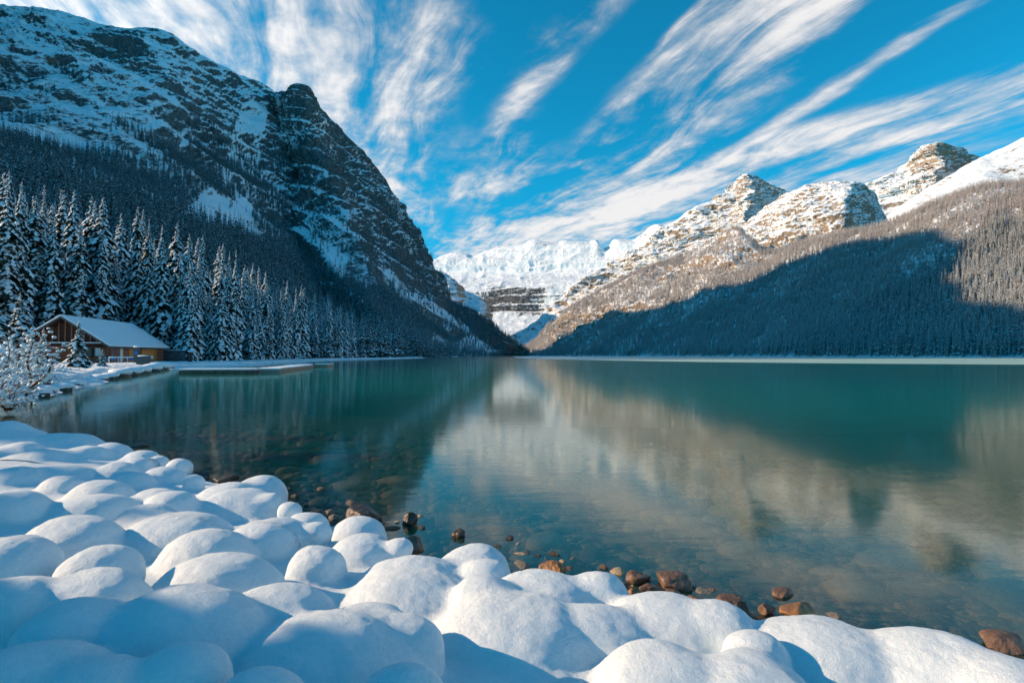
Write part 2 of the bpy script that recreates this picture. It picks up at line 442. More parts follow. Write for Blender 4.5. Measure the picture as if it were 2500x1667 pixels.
# beehive dome
sky = [(1740, 640, 2250), (1800, 580, 2240), (1853, 530, 2210), (1897, 498, 2190), (1945, 476, 2160), (1975, 466, 2150), (2020, 462, 2120), (2080, 465, 2110), (2112, 472, 2140), (2135, 490, 2180), (2149, 518, 2230), (2159, 556, 2290), (2170, 620, 2350)]
def snowBee(g, n, V, px, py):
    s = .58 + (n[..., 2]-.55)*.8 + fbm(g/90, 4, .5, 51)*.22
    s -= np.where(inpoly(px, py, [(1995, 490), (2100, 480), (2150, 520), (2150, 560), (1980, 545)]), .10, 0)
    return s
Bee = loft('rounded_cliff', range_net(sky, ([1740, 1960, 2090, 2130, 2170], [.86, .80, .76, .86, .97]), 660, 500, (.10, .22, .40, .7), (.30, .58, .80, .94)), 220, 260, M_RIGHT, 16, 70, 61, snowBee, vfade=(0, .02), strata=(20, 2.5, .35), gain=.62, warp=60)

# pointed peak with its long snow ridge falling to the left
sky = [(1205, 858, 2600), (1250, 826, 2650), (1300, 792, 2700), (1345, 748, 2750), (1400, 704, 2800), (1450, 672, 2800), (1500, 640, 2850), (1560, 600, 2900), (1600, 572, 2900), (1608, 556, 2900), (1640, 545, 2900), (1700, 505, 2900),
       (1742, 490, 2900), (1750, 478, 2900), (1780, 467, 2900), (1794, 454, 2900), (1810, 434, 2900), (1822, 425, 2900), (1834, 429, 2930), (1855, 438, 2990), (1885, 456, 3120), (1930, 478, 3300), (2000, 520, 3550), (2080, 570, 3800)]
def snowF(g, n, V, px, py):
    return .74 + (n[..., 2]-.62)*1.3 + fbm(g/140, 4, .5, 71)*.22 - sstep(px, 1560, 1700)*.10
Fn = loft('pointed_peak', range_net(sky, ([1200, 1500, 1760, 1822, 1880, 2080], [.82, .80, .74, .70, .80, .97]), ([1200, 1400, 1600, 1850, 2080], [868, 835, 720, 640, 640]), 700, (.25, .45, .65, .84), (.22, .42, .62, .80)), 300, 460, M_RIGHT, 24, 110, 73, snowF, vfade=(0, .02), strata=(34, 11, .12), gain=.6, warp=110)

# flat-topped summit and right snow slope
sky = [(2000, 560, 3900), (2060, 478, 3900), (2100, 458, 3900), (2170, 428, 3900), (2205, 412, 3900), (2222, 392, 3900), (2250, 366, 3900), (2275, 352, 3900), (2292, 349, 3900), (2312, 354, 3950), (2345, 363, 4010), (2358, 378, 4060), (2373, 398, 4150), (2430, 440, 4500), (2560, 500, 4700)]
def snowG(g, n, V, px, py):
    return .74 + (n[..., 2]-.62)*1.2 + fbm(g/170, 4, .5, 81)*.22 - np.where(inpoly(px, py, [(2200, 420), (2245, 365), (2290, 345), (2370, 385), (2380, 410), (2300, 425)]), .33, 0)
Gn = loft('flat_topped_summit', range_net(sky, ([2000, 2200, 2290, 2340, 2400, 2560], [.86, .80, .74, .84, .97, .98]), 600, 900), 240, 260, M_RIGHT, 24, 120, 83, snowG, vfade=(0, .02), strata=(60, 15, 0), gain=.6, warp=120)
sky = [(2080, 590, 2900), (2150, 540, 2900), (2230, 485, 2900), (2300, 440, 2900), (2370, 398, 2900), (2430, 370, 2900), (2500, 338, 2900), (2600, 290, 2900), (2760, 240, 2900), (3100, 230, 2900)]
def snowS(g, n, V, px, py): return .76 + (n[..., 2]-.80)*1.6 + fbm(g/120, 4, .5, 91)*.34
Sn = loft('snowy_shoulder', range_net(sky, .72, 600, 900), 200, 260, M_RIGHT, 16, 160, 93, snowS, vfade=(0, .02))

# glacier wall at the head of the valley
skyD = [(960, 700), (1030, 660), (1053, 642), (1080, 629), (1109, 621), (1136, 624), (1155, 631), (1177, 621), (1208, 612), (1242, 607), (1279, 601), (1293, 593), (1315, 591), (1359, 598), (1378, 593), (1412, 594), (1441, 596), (1458, 591),
        (1477, 612), (1500, 598), (1508, 588), (1554, 591), (1580, 575), (1606, 555), (1630, 560), (1652, 566), (1700, 600), (1800, 660)]
def dy(px): return np.interp(px, [1000, 1800], [500, -900])
def rowD(pyf, y): return np.array([P(px, pyf(px, py), y+dy(px)*(y-2500)/2700) for px, py in skyD])
top = np.array([P(px, py, 5200+dy(px)) for px, py in skyD])
rowsD = [rowD(lambda a, b: 875, 2500), rowD(lambda a, b: 848, 2900), rowD(lambda a, b: 815, 3400), rowD(lambda a, b: 788, 3900), rowD(lambda a, b: 770, 4100), rowD(lambda a, b: 742-.03*(a-1250), 4160),
         rowD(lambda a, b: 704-.05*(a-1250), 4220), rowD(lambda a, b: 690-.05*(a-1250), 4450), rowD(lambda a, b: 672-.03*(a-1250), 4900), rowD(lambda a, b: 640-.02*(a-1250), 5000), rowD(lambda a, b: (b+632)/2, 5100), top, top+[0, 300, -40], top+[0, 1200, -900]]
def snowD(g, n, V, px, py):
    s = .92 + fbm(g/220, 4, .5, 101)*.2 + (n[..., 2]-.55)*.25
    s -= sstep(py, 685, 700)*sstep(py, 800, 760)*sstep(px, 1120, 1200)*sstep(px, 1420, 1330)*.36
    s -= sstep(py, 690, 720)*sstep(py, 795, 765)*np.where(px < 1330, .1, 0)
    s -= sstep(fbm(g*[.5, .5, 6]/400, 4, .5, 106), .15, .35)*.22*sstep(py, 680, 640)
    return s
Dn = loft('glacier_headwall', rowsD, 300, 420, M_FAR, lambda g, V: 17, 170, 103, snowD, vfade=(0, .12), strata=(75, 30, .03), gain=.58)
# tan cliffs left of the glacier
sky = [(1000, 640, 2700), (1045, 648, 2680), (1065, 661, 2650), (1080, 664, 2650), (1097, 674, 2620), (1116, 690, 2600), (1136, 711, 2600), (1155, 721, 2570), (1177, 733, 2550), (1191, 752, 2530), (1199, 776, 2500), (1206, 815, 2480), (1225, 850, 2470)]
def snowE(g, n, V, px, py): return .42 + (n[..., 2]-.5)*1.2 + fbm(g*[1, 1, 5]/120, 4, .5, 111)*.4 + sstep(py, 715, 735)*.10
En = loft('tan_cliff', range_net(sky, .82, 870, 500, (.08, .3, .5, .75), (.25, .5, .7, .88)), 200, 200, mountain_mat('tan_rock', (.30, .20, .13), (.42, .30, .20), (.45, .28, .14), (0, R(8), 0), (.2, .3, 2.6), .02, .9), 12, 90, 113, snowE, vfade=(0, .02), strata=(30, 14, 0))

# ------------------------------------------------------------------ ground sheet under everything, valley floor
me = mesh_np('ground', [(-9000, -3000, -7), (9000, -3000, -7), (9000, 16000, -7), (-9000, 16000, -7)], [(0, 1, 2, 3)]); tag(link('ground', me, None, [M_SNOW]), kind='structure')
xs = np.linspace(-500, 700, 90); ys = np.linspace(1880, 3200, 90); X, Y = np.meshgrid(xs, ys)
Z = .3 + sstep(Y, 1990, 3000)*50 + fbm(np.stack([X/80, Y/80, X*0], -1), 4)*3*sstep(Y, 1980, 2200) - sstep(Y, 1990, 1940)*3
me = mesh_np('valley_floor', np.stack([X, Y, Z], -1).reshape(-1, 3), grid_faces(90, 90)); tag(link('valley_floor', me, None, [M_SNOW]), kind='structure')

# ------------------------------------------------------------------ near shore geometry
SHORE = [(-60, 30), (-26, 21)] + [P(px, py, 1400*H/(py-868))[:2] for px, py in
         [(60, 1042), (240, 1078), (330, 1105), (465, 1145), (560, 1180), (700, 1205), (760, 1262), (830, 1290), (960, 1335), (1090, 1360), (1250, 1395), (1330, 1430), (1500, 1478), (1700, 1545), (1830, 1565), (1960, 1555), (2160, 1560), (2350, 1640), (2560, 1760)]] + [(3.6, 1.2), (6, -3)]
SHORE = np.array(SHORE)
def shore_dist(x, y):
    """signed distance to the near shoreline, positive out over the water"""
    best = np.full(np.shape(x), 1e9); sign = np.ones(np.shape(x))
    for (ax, ay), (bx, by) in zip(SHORE[:-1], SHORE[1:]):
        dx, dy = bx-ax, by-ay; L = dx*dx+dy*dy
        t = np.clip(((x-ax)*dx+(y-ay)*dy)/L, 0, 1)
        d = np.hypot(x-ax-t*dx, y-ay-t*dy); s = np.sign(dx*(y-ay)-dy*(x-ax))
        m = d < best; best = np.where(m, d, best); sign = np.where(m, s, sign)
    return best*sign
def depth_at(x, y):
    d = shore_dist(x, y)
    dd = np.interp(d, [-3, 0, .3, 1.5, 4, 9, 14, 19, 30, 60], [-.35, .02, .10, .22, .42, .75, 1.05, 2.2, 4.5, 6])
    q = np.stack([x/6, y/6, x*0], -1)
    return dd + np.clip(d, 0, 6)/6*.14*fbm(q, 3, .5, 77)

def lin_geo(a, b, n, k): 
    t = np.linspace(-1, 1, n); s = np.sinh(k*t)/np.sinh(k); return np.where(s < 0, -s*a, s*b)
# lake bed
xs = lin_geo(-60, 60, 260, 3.2); ys = np.concatenate([np.linspace(-3, 1, 6), 1+59*(np.sinh(3*np.linspace(0, 1, 240))/np.sinh(3))[1:]])
X, Y = np.meshgrid(xs, ys); D = depth_at(X, Y)
bed = np.stack([X, Y, -D + .02*fbm(np.stack([X*3, Y*3, X*0], -1), 3, .6, 5)], -1)
me = mesh_np('lake_bed', bed.reshape(-1, 3), grid_faces(*X.shape))
m, N, b, o = mat('pebble_bed'); w = worldco(N)
vo = N.n('ShaderNodeTexVoronoi'); N.t.links.new(N.mapping(w, scale=(1, 1.6, 1)), vo.inputs['Vector']); vo.inputs['Scale'].default_value = 11
n1 = N.noise(w, 1.2, 4, .6)
vc = N.n('ShaderNodeSeparateXYZ'); N.t.links.new(vo.outputs['Color'], vc.inputs[0])
c = N.mix(vc.outputs[0], (.16, .12, .08), (.42, .32, .21)); c = N.mix(N.ss(n1, .4, .7), c, (.46, .37, .25)); c = N.mix(N.ss(vo.outputs['Distance'], .35, .7), c, (.03, .022, .016))
N.put(b.inputs['Base Color'], c); b.inputs['Roughness'].default_value = .6; bump(N, b, N.sub(1.0, vo.outputs['Distance']), .8, .03)
tag(link('lake_bed', me, None, [m]), kind='structure')

# water
xs = lin_geo(-700, 900, 240, 6); ys = np.concatenate([np.linspace(-60, 1, 12), 1+2050*(np.sinh(7*np.linspace(0, 1, 240))/np.sinh(7))[1:]])
X, Y = np.meshgrid(xs, ys); D = np.clip(depth_at(X, Y), 0, 6)
me = mesh_np('lake_water', np.stack([X, Y, X*0], -1).reshape(-1, 3), grid_faces(*X.shape))
at = me.attributes.new('depth', 'FLOAT', 'POINT'); at.data.foreach_set('value', D.astype(np.float32).ravel())
m, N, b, o = mat('lake_water')
N.t.nodes.remove(b)
w = worldco(N); dep = N.n('ShaderNodeAttribute', attribute_name='depth').outputs['Fac']
inc = N.n('ShaderNodeFresnel'); inc.inputs[0].default_value = 1.45
hb = N.add(N.mul(N.noise(N.mapping(w, scale=(.5, 1.6, 1)), 1.6, 3, .55), .6), N.mul(N.noise(N.mapping(w, scale=(.12, .5, 1)), .8, 3, .5), 1.0))
bn = N.n('ShaderNodeBump'); N.put(bn.inputs['Height'], hb); bn.inputs['Strength'].default_value = .12; bn.inputs['Distance'].default_value = .03
N.t.links.new(bn.outputs[0], inc.inputs['Normal'])
gl = N.n('ShaderNodeBsdfGlossy'); gl.inputs['Roughness'].default_value = .085; gl.inputs['Color'].default_value = (1, .97, .92, 1); N.t.links.new(bn.outputs[0], gl.inputs['Normal'])
tr = N.n('ShaderNodeBsdfTransparent')
N.put(tr.inputs['Color'], N.mix(N.m('MINIMUM', N.mul(dep, .8), 1.0), (1.0, .97, .88), (.60, .74, .52)))
df = N.n('ShaderNodeBsdfDiffuse'); df.inputs['Color'].default_value = (.0, .24, .18, 1)
murk = N.sub(1.0, N.m('EXPONENT', N.mul(dep, -.55)))
body = N.mixs(murk, tr.outputs[0], df.outputs[0])
fr = N.m('MINIMUM', inc.outputs[0], .85)
N.t.links.new(N.mixs(fr, body, gl.outputs[0]), o.inputs[0])
tag(link('lake_water', me, None, [m]), kind='structure')

# pale strip painting the sheen of rippled water along the far right shore
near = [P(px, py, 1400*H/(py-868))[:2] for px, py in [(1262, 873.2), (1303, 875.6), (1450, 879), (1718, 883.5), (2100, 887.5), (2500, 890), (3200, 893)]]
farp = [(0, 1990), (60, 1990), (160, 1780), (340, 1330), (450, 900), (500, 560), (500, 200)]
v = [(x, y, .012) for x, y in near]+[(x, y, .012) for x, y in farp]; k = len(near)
me = mesh_np('water_sheen_strip', v, [(i, i+1, k+i+1, k+i) for i in range(k-1)])
m, N, b, o = mat('pale_water_sheen'); w = worldco(N); n = N.noise(N.mapping(w, scale=(.02, .2, 1)), 1, 4, .6)
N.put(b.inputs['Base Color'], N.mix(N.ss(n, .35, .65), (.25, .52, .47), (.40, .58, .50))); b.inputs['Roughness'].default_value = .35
tag(link('water_sheen_strip', me, None, [m]), kind='structure')

# ------------------------------------------------------------------ conifers
def needle_mat():
    m, N, b, o = mat('needles')
    n = N.noise(objco(N), 3.0, 3, .6)
    N.put(b.inputs['Base Color'], N.mix(N.ss(n, .3, .7), (.012, .032, .030), (.035, .070, .058))); b.inputs['Roughness'].default_value = .75
    b.inputs['Specular IOR Level'].default_value = .2
    return m
M_NEEDLE = needle_mat()
M_BARK = simple('bark', (.055, .042, .034), .9, .4, 4)
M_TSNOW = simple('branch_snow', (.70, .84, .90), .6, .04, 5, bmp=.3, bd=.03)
M_FROST_SUN = simple('sun_tinted_frost_needles', (.58, .49, .44), .8, .2, 2.5)  # frost, with the sun's pink warmth mixed into the needle colour

def conifer_mesh(name, h, r, whorls, nb, seed, snow=1.0, fine=True, mats=None, droop=.35, power=.8, base=.03):
    """needle fans around a stem with snow lying on them; one crown mesh"""
    g = random.Random(seed); v = []; f = []; mi = []
    def quad(a, b, c, d, m): f.append((a, b, c, d)); mi.append(m)
    for i in range(whorls):
        t = (i+.3)/whorls
        zc = h*(base+(1-base)*t**.96)
        Rr = r*(1-t)**power*(.78+.32*g.random())*(1+.25*math.sin(t*17+seed)) + .02*r
        if t < .12: Rr *= .75+2*t
        n = max(4, int(nb*(1-.4*t))); a0 = g.random()*6.28
        for k in range(n):
            a = a0+6.283*k/n+g.uniform(-.3, .3); rr = Rr*g.uniform(.55, 1.22); ca, sa = math.cos(a), math.sin(a)
            w = rr*(.30 if fine else .42)+.03*r; dr = droop*rr*g.uniform(.6, 1.5); z0 = zc+g.uniform(-.5, .5)*h/whorls
            def pt(s, side, up):
                return (ca*rr*s-sa*side, sa*rr*s+ca*side, z0-dr*s*s+up+ (.10*rr if s > .9 else 0))
            i0 = len(v)
            v.extend([pt(.05, 0, .06*rr), pt(.5, -w, -.22*w), pt(.5, 0, .12*w), pt(.5, w, -.22*w), pt(1, 0, 0), pt(.55, 0, -.85*w)])
            quad(i0, i0+1, i0+4, i0+2, 0); quad(i0, i0+2, i0+4, i0+3, 0); quad(i0, i0+5, i0+4, i0+1, 0); quad(i0, i0+3, i0+4, i0+5, 0)
            if g.random() < snow:
                for q in range(3 if fine else 1):
                    s = g.uniform(.45, .8) if not fine else (.32, .6, .85)[q]+g.uniform(-.1, .1)
                    c = pt(s, g.uniform(-.3, .3)*w, 0); L = rr*(g.uniform(.11, .21) if fine else g.uniform(.30, .44)); W = w*g.uniform(.5, .85)*(.85 if fine else 1.25); T = (.16*w+.05*r/3)*g.uniform(.8, 1.5)
                    i0 = len(v); cz = c[2]+.10*w; sl = -2*dr*s/rr if rr else 0
                    v.extend([(c[0]-ca*L, c[1]-sa*L, cz-L*sl*.8), (c[0]+sa*W, c[1]-ca*W, cz-.3*T), (c[0]+ca*L, c[1]+sa*L, cz+L*sl*.8-.3*T), (c[0]-sa*W, c[1]+ca*W, cz-.3*T), (c[0], c[1], cz+T)])
                    for x, y in ((0, 1), (1, 2), (2, 3), (3, 0)): quad(i0+x, i0+y, i0+4, i0+4, 1)
    # leader
    i0 = len(v); v.extend([(.03*r, 0, h*.93), (-.02*r, .03*r, h*.93), (-.02*r, -.03*r, h*.93), (0, 0, h*1.01)])
    for x, y in ((0, 1), (1, 2), (2, 0)): quad(i0+x, i0+y, i0+3, i0+3, 1 if snow > .3 else 0)
    me = bpy.data.meshes.new(name); me.from_pydata(v, [], [tuple(dict.fromkeys(q)) for q in f])
    me.polygons.foreach_set('material_index', mi); me.polygons.foreach_set('use_smooth', [True]*len(f)); me.update()
    for m in (mats or (M_NEEDLE, M_TSNOW)): me.materials.append(m)
    return me

def trunk_mesh(h, r, seed=0):
    v = []; f = []; n = 7
    for i, (z, s) in enumerate([(-.6, 1.35), (.3, 1.0), (h*.4, .62), (h*.97, .06)]):
        for k in range(n): a = 6.283*k/n; v.append((r*s*math.cos(a), r*s*math.sin(a), z))
    for i in range(3):
        for k in range(n): f.append((i*n+k, i*n+(k+1) % n, (i+1)*n+(k+1) % n, (i+1)*n+k))
    me = bpy.data.meshes.new('trunk'); me.from_pydata(v, [], f); me.polygons.foreach_set('use_smooth', [True]*len(f)); me.update(); me.materials.append(M_BARK)
    return me

CROWN = [conifer_mesh('crown', 10, 1.35, 58, 11, 100+i, snow=.88, droop=.55, power=(.62, .75, .55, .8, .68)[i]) for i in range(5)]
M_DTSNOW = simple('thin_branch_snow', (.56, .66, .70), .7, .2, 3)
M_NEEDLE3 = simple('sun_tinted_frosty_needles', (.34, .31, .28), .8, .3, 2.5)  # frosty needles of the right shore, warm sunlight put into their colour
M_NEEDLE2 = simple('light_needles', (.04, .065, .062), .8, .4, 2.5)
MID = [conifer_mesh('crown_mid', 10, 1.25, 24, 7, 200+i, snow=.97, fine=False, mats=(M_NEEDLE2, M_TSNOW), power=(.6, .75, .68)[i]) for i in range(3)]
M_TEAL = simple('shade_teal_needles', (.05, .10, .105), .8, .4, 2.5)  # far left trees: the slope's teal shade is put into the needle colour
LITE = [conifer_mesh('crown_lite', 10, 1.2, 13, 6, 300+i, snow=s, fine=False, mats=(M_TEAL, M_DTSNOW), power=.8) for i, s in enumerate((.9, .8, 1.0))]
LITE_R = [conifer_mesh('crown_lite_frosted', 10, 1.25, 13, 6, 320+i, snow=s, fine=False, mats=(M_FROST_SUN, M_TSNOW), power=.8) for i, s in enumerate((.95, .9, 1.0))]
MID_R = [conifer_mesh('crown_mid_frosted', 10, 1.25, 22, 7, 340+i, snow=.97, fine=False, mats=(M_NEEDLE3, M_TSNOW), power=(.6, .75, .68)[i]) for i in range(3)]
TRUNK = trunk_mesh(10, .16)

def bank_net(rows, nr, nc):
    net = np.asarray(rows, float); g = catmull(net, nr); return np.swapaxes(catmull(np.swapaxes(g, 0, 1), nc), 0, 1)

def sample_surface(g, n_samp, dens, seed):
    """random points over a grid surface, area weighted times density"""
    r = np.random.RandomState(seed)
    a, b, c, d = g[:-1, :-1], g[:-1, 1:], g[1:, 1:], g[1:, :-1]
    nn = np.cross(b-a, d-a); area = np.hypot(nn[..., 2], 0)+1e-9
    wgt = (area*dens[:-1, :-1]).ravel(); tot = wgt.sum(); wgt = wgt/tot
    cum = np.cumsum(wgt); k = np.searchsorted(cum, (np.arange(n_samp)+r.rand(n_samp))/n_samp*cum[-1]); k = np.clip(k, 0, len(wgt)-1)
    i, j = np.unravel_index(k, area.shape); u, v = r.rand(n_samp), r.rand(n_samp)
    p = a[i, j]*((1-u)*(1-v))[:, None]+b[i, j]*(u*(1-v))[:, None]+c[i, j]*(u*v)[:, None]+d[i, j]*((1-u)*v)[:, None]
    return p

def in_view(p, m=120):
    px, py = proj(p); return (px > -m) & (px < 2500+m) & (p[:, 1] > 5)

def gn_forest(name, pts, h, idx, sources, label):
    me = bpy.data.meshes.new(name); me.vertices.add(len(pts)); me.vertices.foreach_set('co', np.asarray(pts, np.float32).ravel())
    r = np.random.RandomState(5)
    for nm, ty, val in (('hgt', 'FLOAT', h), ('wid', 'FLOAT', h*r.uniform(.75, 1.25, len(pts))), ('rot', 'FLOAT', r.rand(len(pts))*6.28), ('idx', 'INT', idx)):
        at = me.attributes.new(nm, ty, 'POINT'); at.data.foreach_set('value', np.asarray(val, np.float32 if ty == 'FLOAT' else np.int32))
    o = link(name, me); tag(o, label, 'forest', kind='stuff')
    ng = bpy.data.node_groups.new(name+'_nodes', 'GeometryNodeTree')
    ng.interface.new_socket('Geometry', in_out='INPUT', socket_type='NodeSocketGeometry'); ng.interface.new_socket('Geometry', in_out='OUTPUT', socket_type='NodeSocketGeometry')
    L = ng.links; nd = lambda t: ng.nodes.new(t)
    gi, go = nd('NodeGroupInput'), nd('NodeGroupOutput')
    iop = nd('GeometryNodeInstanceOnPoints'); L.new(gi.outputs[0], iop.inputs['Points'])
    jn = nd('GeometryNodeJoinGeometry')
    for s in reversed(sources):
        oi = nd('GeometryNodeObjectInfo'); oi.inputs['Object'].default_value = s; oi.inputs['As Instance'].default_value = True; oi.transform_space = 'ORIGINAL'
        L.new(oi.outputs['Geometry'], jn.inputs[0])
    L.new(jn.outputs[0], iop.inputs['Instance']); iop.inputs['Pick Instance'].default_value = True
    def at(nm, ty):
        a = nd('GeometryNodeInputNamedAttribute'); a.data_type = ty; a.inputs['Name'].default_value = nm; return a.outputs[0]
    L.new(at('idx', 'INT'), iop.inputs['Instance Index'])
    cr = nd('ShaderNodeCombineXYZ'); L.new(at('rot', 'FLOAT'), cr.inputs[2]); L.new(cr.outputs[0], iop.inputs['Rotation'])
    cs = nd('ShaderNodeCombineXYZ'); wd = at('wid', 'FLOAT'); L.new(wd, cs.inputs[0]); L.new(wd, cs.inputs[1]); L.new(at('hgt', 'FLOAT'), cs.inputs[2]); L.new(cs.outputs[0], iop.inputs['Scale'])
    L.new(iop.outputs[0], go.inputs[0])
    mod = o.modifiers.new('scatter', 'NODES'); mod.node_group = ng
    return o

# left shore woods -----------------------------------------------------
gA, nA, VA, pxA, pyA, sA = A
inland = np.interp(gA[..., 1], [p[1] for p in shoreA], [p[0] for p in shoreA])-gA[..., 0]
def cabin_clear(x, y):
    return (x > -84) & (x < -44) & (y > 70) & (y < 128)
densA = np.where((inland > 9) & (gA[..., 1] > 30) & (gA[..., 2] < 130), 1.0, 0.0)
densA *= ~((gA[..., 1] < 78) & (inland < 30))*1.0
densA *= ~cabin_clear(gA[..., 0], gA[..., 1])*1.0
densA *= np.where(gA[..., 1] < 140, 2.2, 1.0)*np.where(gA[..., 1] < 400, 1.6, 1.0)
P1 = sample_surface(gA, 15000, densA, 3); P1 = P1[in_view(P1)]
P1 = P1[~cabin_clear(P1[:, 0], P1[:, 1])]
# front edge row of trees along the shore, so that no bare strip shows
fe = []
for y in np.concatenate([np.linspace(112, 300, 58), np.linspace(300, 900, 110)]):
    x = np.interp(y, [p[1] for p in shoreA], [p[0] for p in shoreA])-rnd.uniform(7, 15); fe.append((x, y+rnd.uniform(-1, 1), 1.3))
P1 = np.vstack([P1, np.array(fe)])
dist = np.hypot(P1[:, 0], P1[:, 1])
order = np.argsort(dist); P1 = P1[order]; dist = dist[order]
# thin the nearest trees to a natural spacing
keep = []; cell = {}
for i, p in enumerate(P1):
    dmin = 3.3 if dist[i] < 200 else (3.0 if dist[i] < 350 else 2.6)
    if dist[i] > 600: keep.append(i); continue
    c = (int(p[0]//5), int(p[1]//5)); ok = True
    for a in (-1, 0, 1):
        for b_ in (-1, 0, 1):
            for q in cell.get((c[0]+a, c[1]+b_), ()):
                if (P1[q, 0]-p[0])**2+(P1[q, 1]-p[1])**2 < dmin*dmin: ok = False
    if ok: cell.setdefault(c, []).append(i); keep.append(i)
P1 = P1[keep]; dist = dist[keep]
rs = np.random.RandomState(9)
hts = rs.uniform(15, 28, len(P1)); hts[dist < 200] = rs.uniform(22, 33, (dist < 200).sum())
hts[(P1[:, 0]/P1[:, 1] < -.79) & (dist < 170)] *= 1.15
hts *= np.where((rs.rand(len(P1)) < .15), .6, 1.0)
pxs, pys = proj(P1)
cont = np.interp(pxs, [0, 60, 110, 200, 300, 400, 480, 560, 620, 700, 900], [388, 400, 440, 462, 488, 525, 560, 592, 635, 680, 760])+rs.uniform(0, 1, len(P1))**1.5*150
hc = (868-cont)/1400*P1[:, 1]+H-P1[:, 2]
nr_ = dist < 240; hts = np.where(nr_, np.clip(hc, 11, 37), hts)
score = hts/dist; score[(pxs < -40)] = 0
top300 = np.argsort(-score)[:285]; sel = np.zeros(len(P1), bool); sel[top300] = True

def make_tree(loc, h, w, rz, k, label, group, crown=None):
    t = empty('conifer', loc, rz); tag(t, label, 'tree', group)
    for nm, me in (('trunk', TRUNK), ('crown', crown or CROWN[k])):
        o = bpy.data.objects.new(nm, me); C.objects.link(o); o.parent = t
        o.scale = (w/10, w/10, h/10)
    return t
GRP = 'snow laden conifers of the wood on the left shore'
def tree_label(p, h, px, py):
    inn = np.interp(p[1], [q[1] for q in shoreA], [q[0] for q in shoreA])-p[0]
    sz = 'towering' if h > 28 else 'tall' if h > 21 else 'middling' if h > 15 else 'short'
    rw = 'in the front row' if inn < 16 else 'just behind the front row' if inn < 34 else 'deeper in the wood'
    for lim, w in ((60, 'at the left picture edge'), (130, 'left of the cabin gable'), (190, 'over the cabin ridge'), (260, 'above the cabin roof slope'), (330, 'behind the far roof end'), (400, 'beside the far cabin corner'), (470, 'behind the dark fence'),
                   (550, 'behind the dark dock'), (640, 'behind the dark dock end'), (790, 'behind the tan dock pieces'), (900, 'just right of the docks'), (9e9, 'far along the left shore')):
        if px < lim: break
    return f'{sz} snowy spruce {rw} {w}'
first = None; _trees = []
for i in np.where(sel)[0]:
    p = P1[i]; h = hts[i]
    t = make_tree((p[0], p[1], p[2]-.4), h, h*rnd.uniform(.62, .85), rnd.uniform(0, 6.28), rnd.randrange(5), tree_label(p, h, pxs[i], pys[i]), GRP)
    first = first or t
    _trees.append((pxs[i], t))
_by = {}
for x_, t_ in _trees: _by.setdefault(t_['label'], []).append((x_, t_))
_ORD = 'first second third fourth fifth sixth seventh eighth ninth tenth eleventh twelfth thirteenth fourteenth fifteenth sixteenth seventeenth eighteenth nineteenth twentieth'.split()
for lb_, l_ in _by.items():
    if 1 < len(l_) <= 20:
        for k, (x_, t_) in enumerate(sorted(l_, key=lambda q: q[0])): t_['label'] = f'{lb_}, {_ORD[k]} from left'
# mesh sources for the scattered woods: the crowns of three small real trees far back on the slope
def source_tree(loc, me, h, label, grp=None):
    t = empty('conifer', loc); tag(t, label, 'tree', grp or GRP)
    a = bpy.data.objects.new('trunk', TRUNK); C.objects.link(a); a.parent = t; a.scale = (h/10,)*3
    o = bpy.data.objects.new('crown', me); C.objects.link(o); o.parent = t; o.scale = (h/10,)*3
    return o
ORD3 = ['nearest of three', 'middle of three', 'farthest of three']
srcM = []; srcL = []
for k, me in enumerate(MID): srcM.append(source_tree((-86-6*k, 262+9*k, 1.6), me, 17+k, 'slim small spruce tucked between taller trees right of the docks, '+ORD3[k]))
for k, me in enumerate(LITE): srcL.append(source_tree((-92-5*k, 330+20*k, 3), me, 15+k, 'thin small spruce hidden farther along the left shore wood, '+ORD3[k]))
srcMR = []; srcLR = []
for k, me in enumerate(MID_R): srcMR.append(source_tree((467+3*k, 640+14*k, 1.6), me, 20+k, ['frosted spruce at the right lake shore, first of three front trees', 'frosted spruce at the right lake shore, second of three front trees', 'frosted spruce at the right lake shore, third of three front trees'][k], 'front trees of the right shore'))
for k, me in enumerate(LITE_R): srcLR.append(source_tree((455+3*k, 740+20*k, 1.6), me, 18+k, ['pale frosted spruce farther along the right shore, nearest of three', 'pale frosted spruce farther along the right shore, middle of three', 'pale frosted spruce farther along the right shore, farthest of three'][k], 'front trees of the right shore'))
rest = ~sel
midm = rest & (dist < 420); farm = rest & ~midm
# higher forest patches on the left mountain and on the front peak
patch = fbm(gA/130, 3, .5, 61)
fA = ((pyA > 300) & (nA[..., 2] > .42) & (gA[..., 2] > 60) & (gA[..., 2] < 420)).astype(float)
fA *= sstep(patch+.25*sstep(gA[..., 2], 330, 150)+sstep(gA[..., 2], 140, 90), .02, .18)
fA *= np.where(inpoly(pxA, pyA, [(500, 470), (600, 500), (650, 600), (520, 560), (410, 560)]), .05, 1)
P2 = sample_surface(gA, 21000, fA, 4); P2 = P2[in_view(P2)]
gB, nB, VB, pxB, pyB, sB = Bn
wood = inpoly(pxB, pyB, [(560, 420), (640, 540), (760, 640), (850, 690), (960, 725), (1060, 800), (1110, 835), (1150, 815), (1235, 868), (1400, 900), (1250, 790), (1100, 740), (1180, 770), (1270, 840), (1300, 880), (900, 890), (500, 890)])
wood |= inpoly(pxB, pyB, [(1095, 735), (1130, 745), (1300, 850), (1300, 880), (1240, 872), (1150, 812), (1100, 780)])
fan = inpoly(pxB, pyB, [(1056, 812), (1085, 832), (1108, 840), (1150, 818), (1200, 848), (1238, 872), (1240, 885), (1050, 885)])
track = inpoly(pxB, pyB, [(920, 650), (970, 668), (1030, 715), (1110, 775), (1150, 803), (1140, 812), (1060, 765), (980, 715)])
fB = wood*(1-.97*fan)*(1-.95*track)*(nB[..., 2] > .3)*1.0
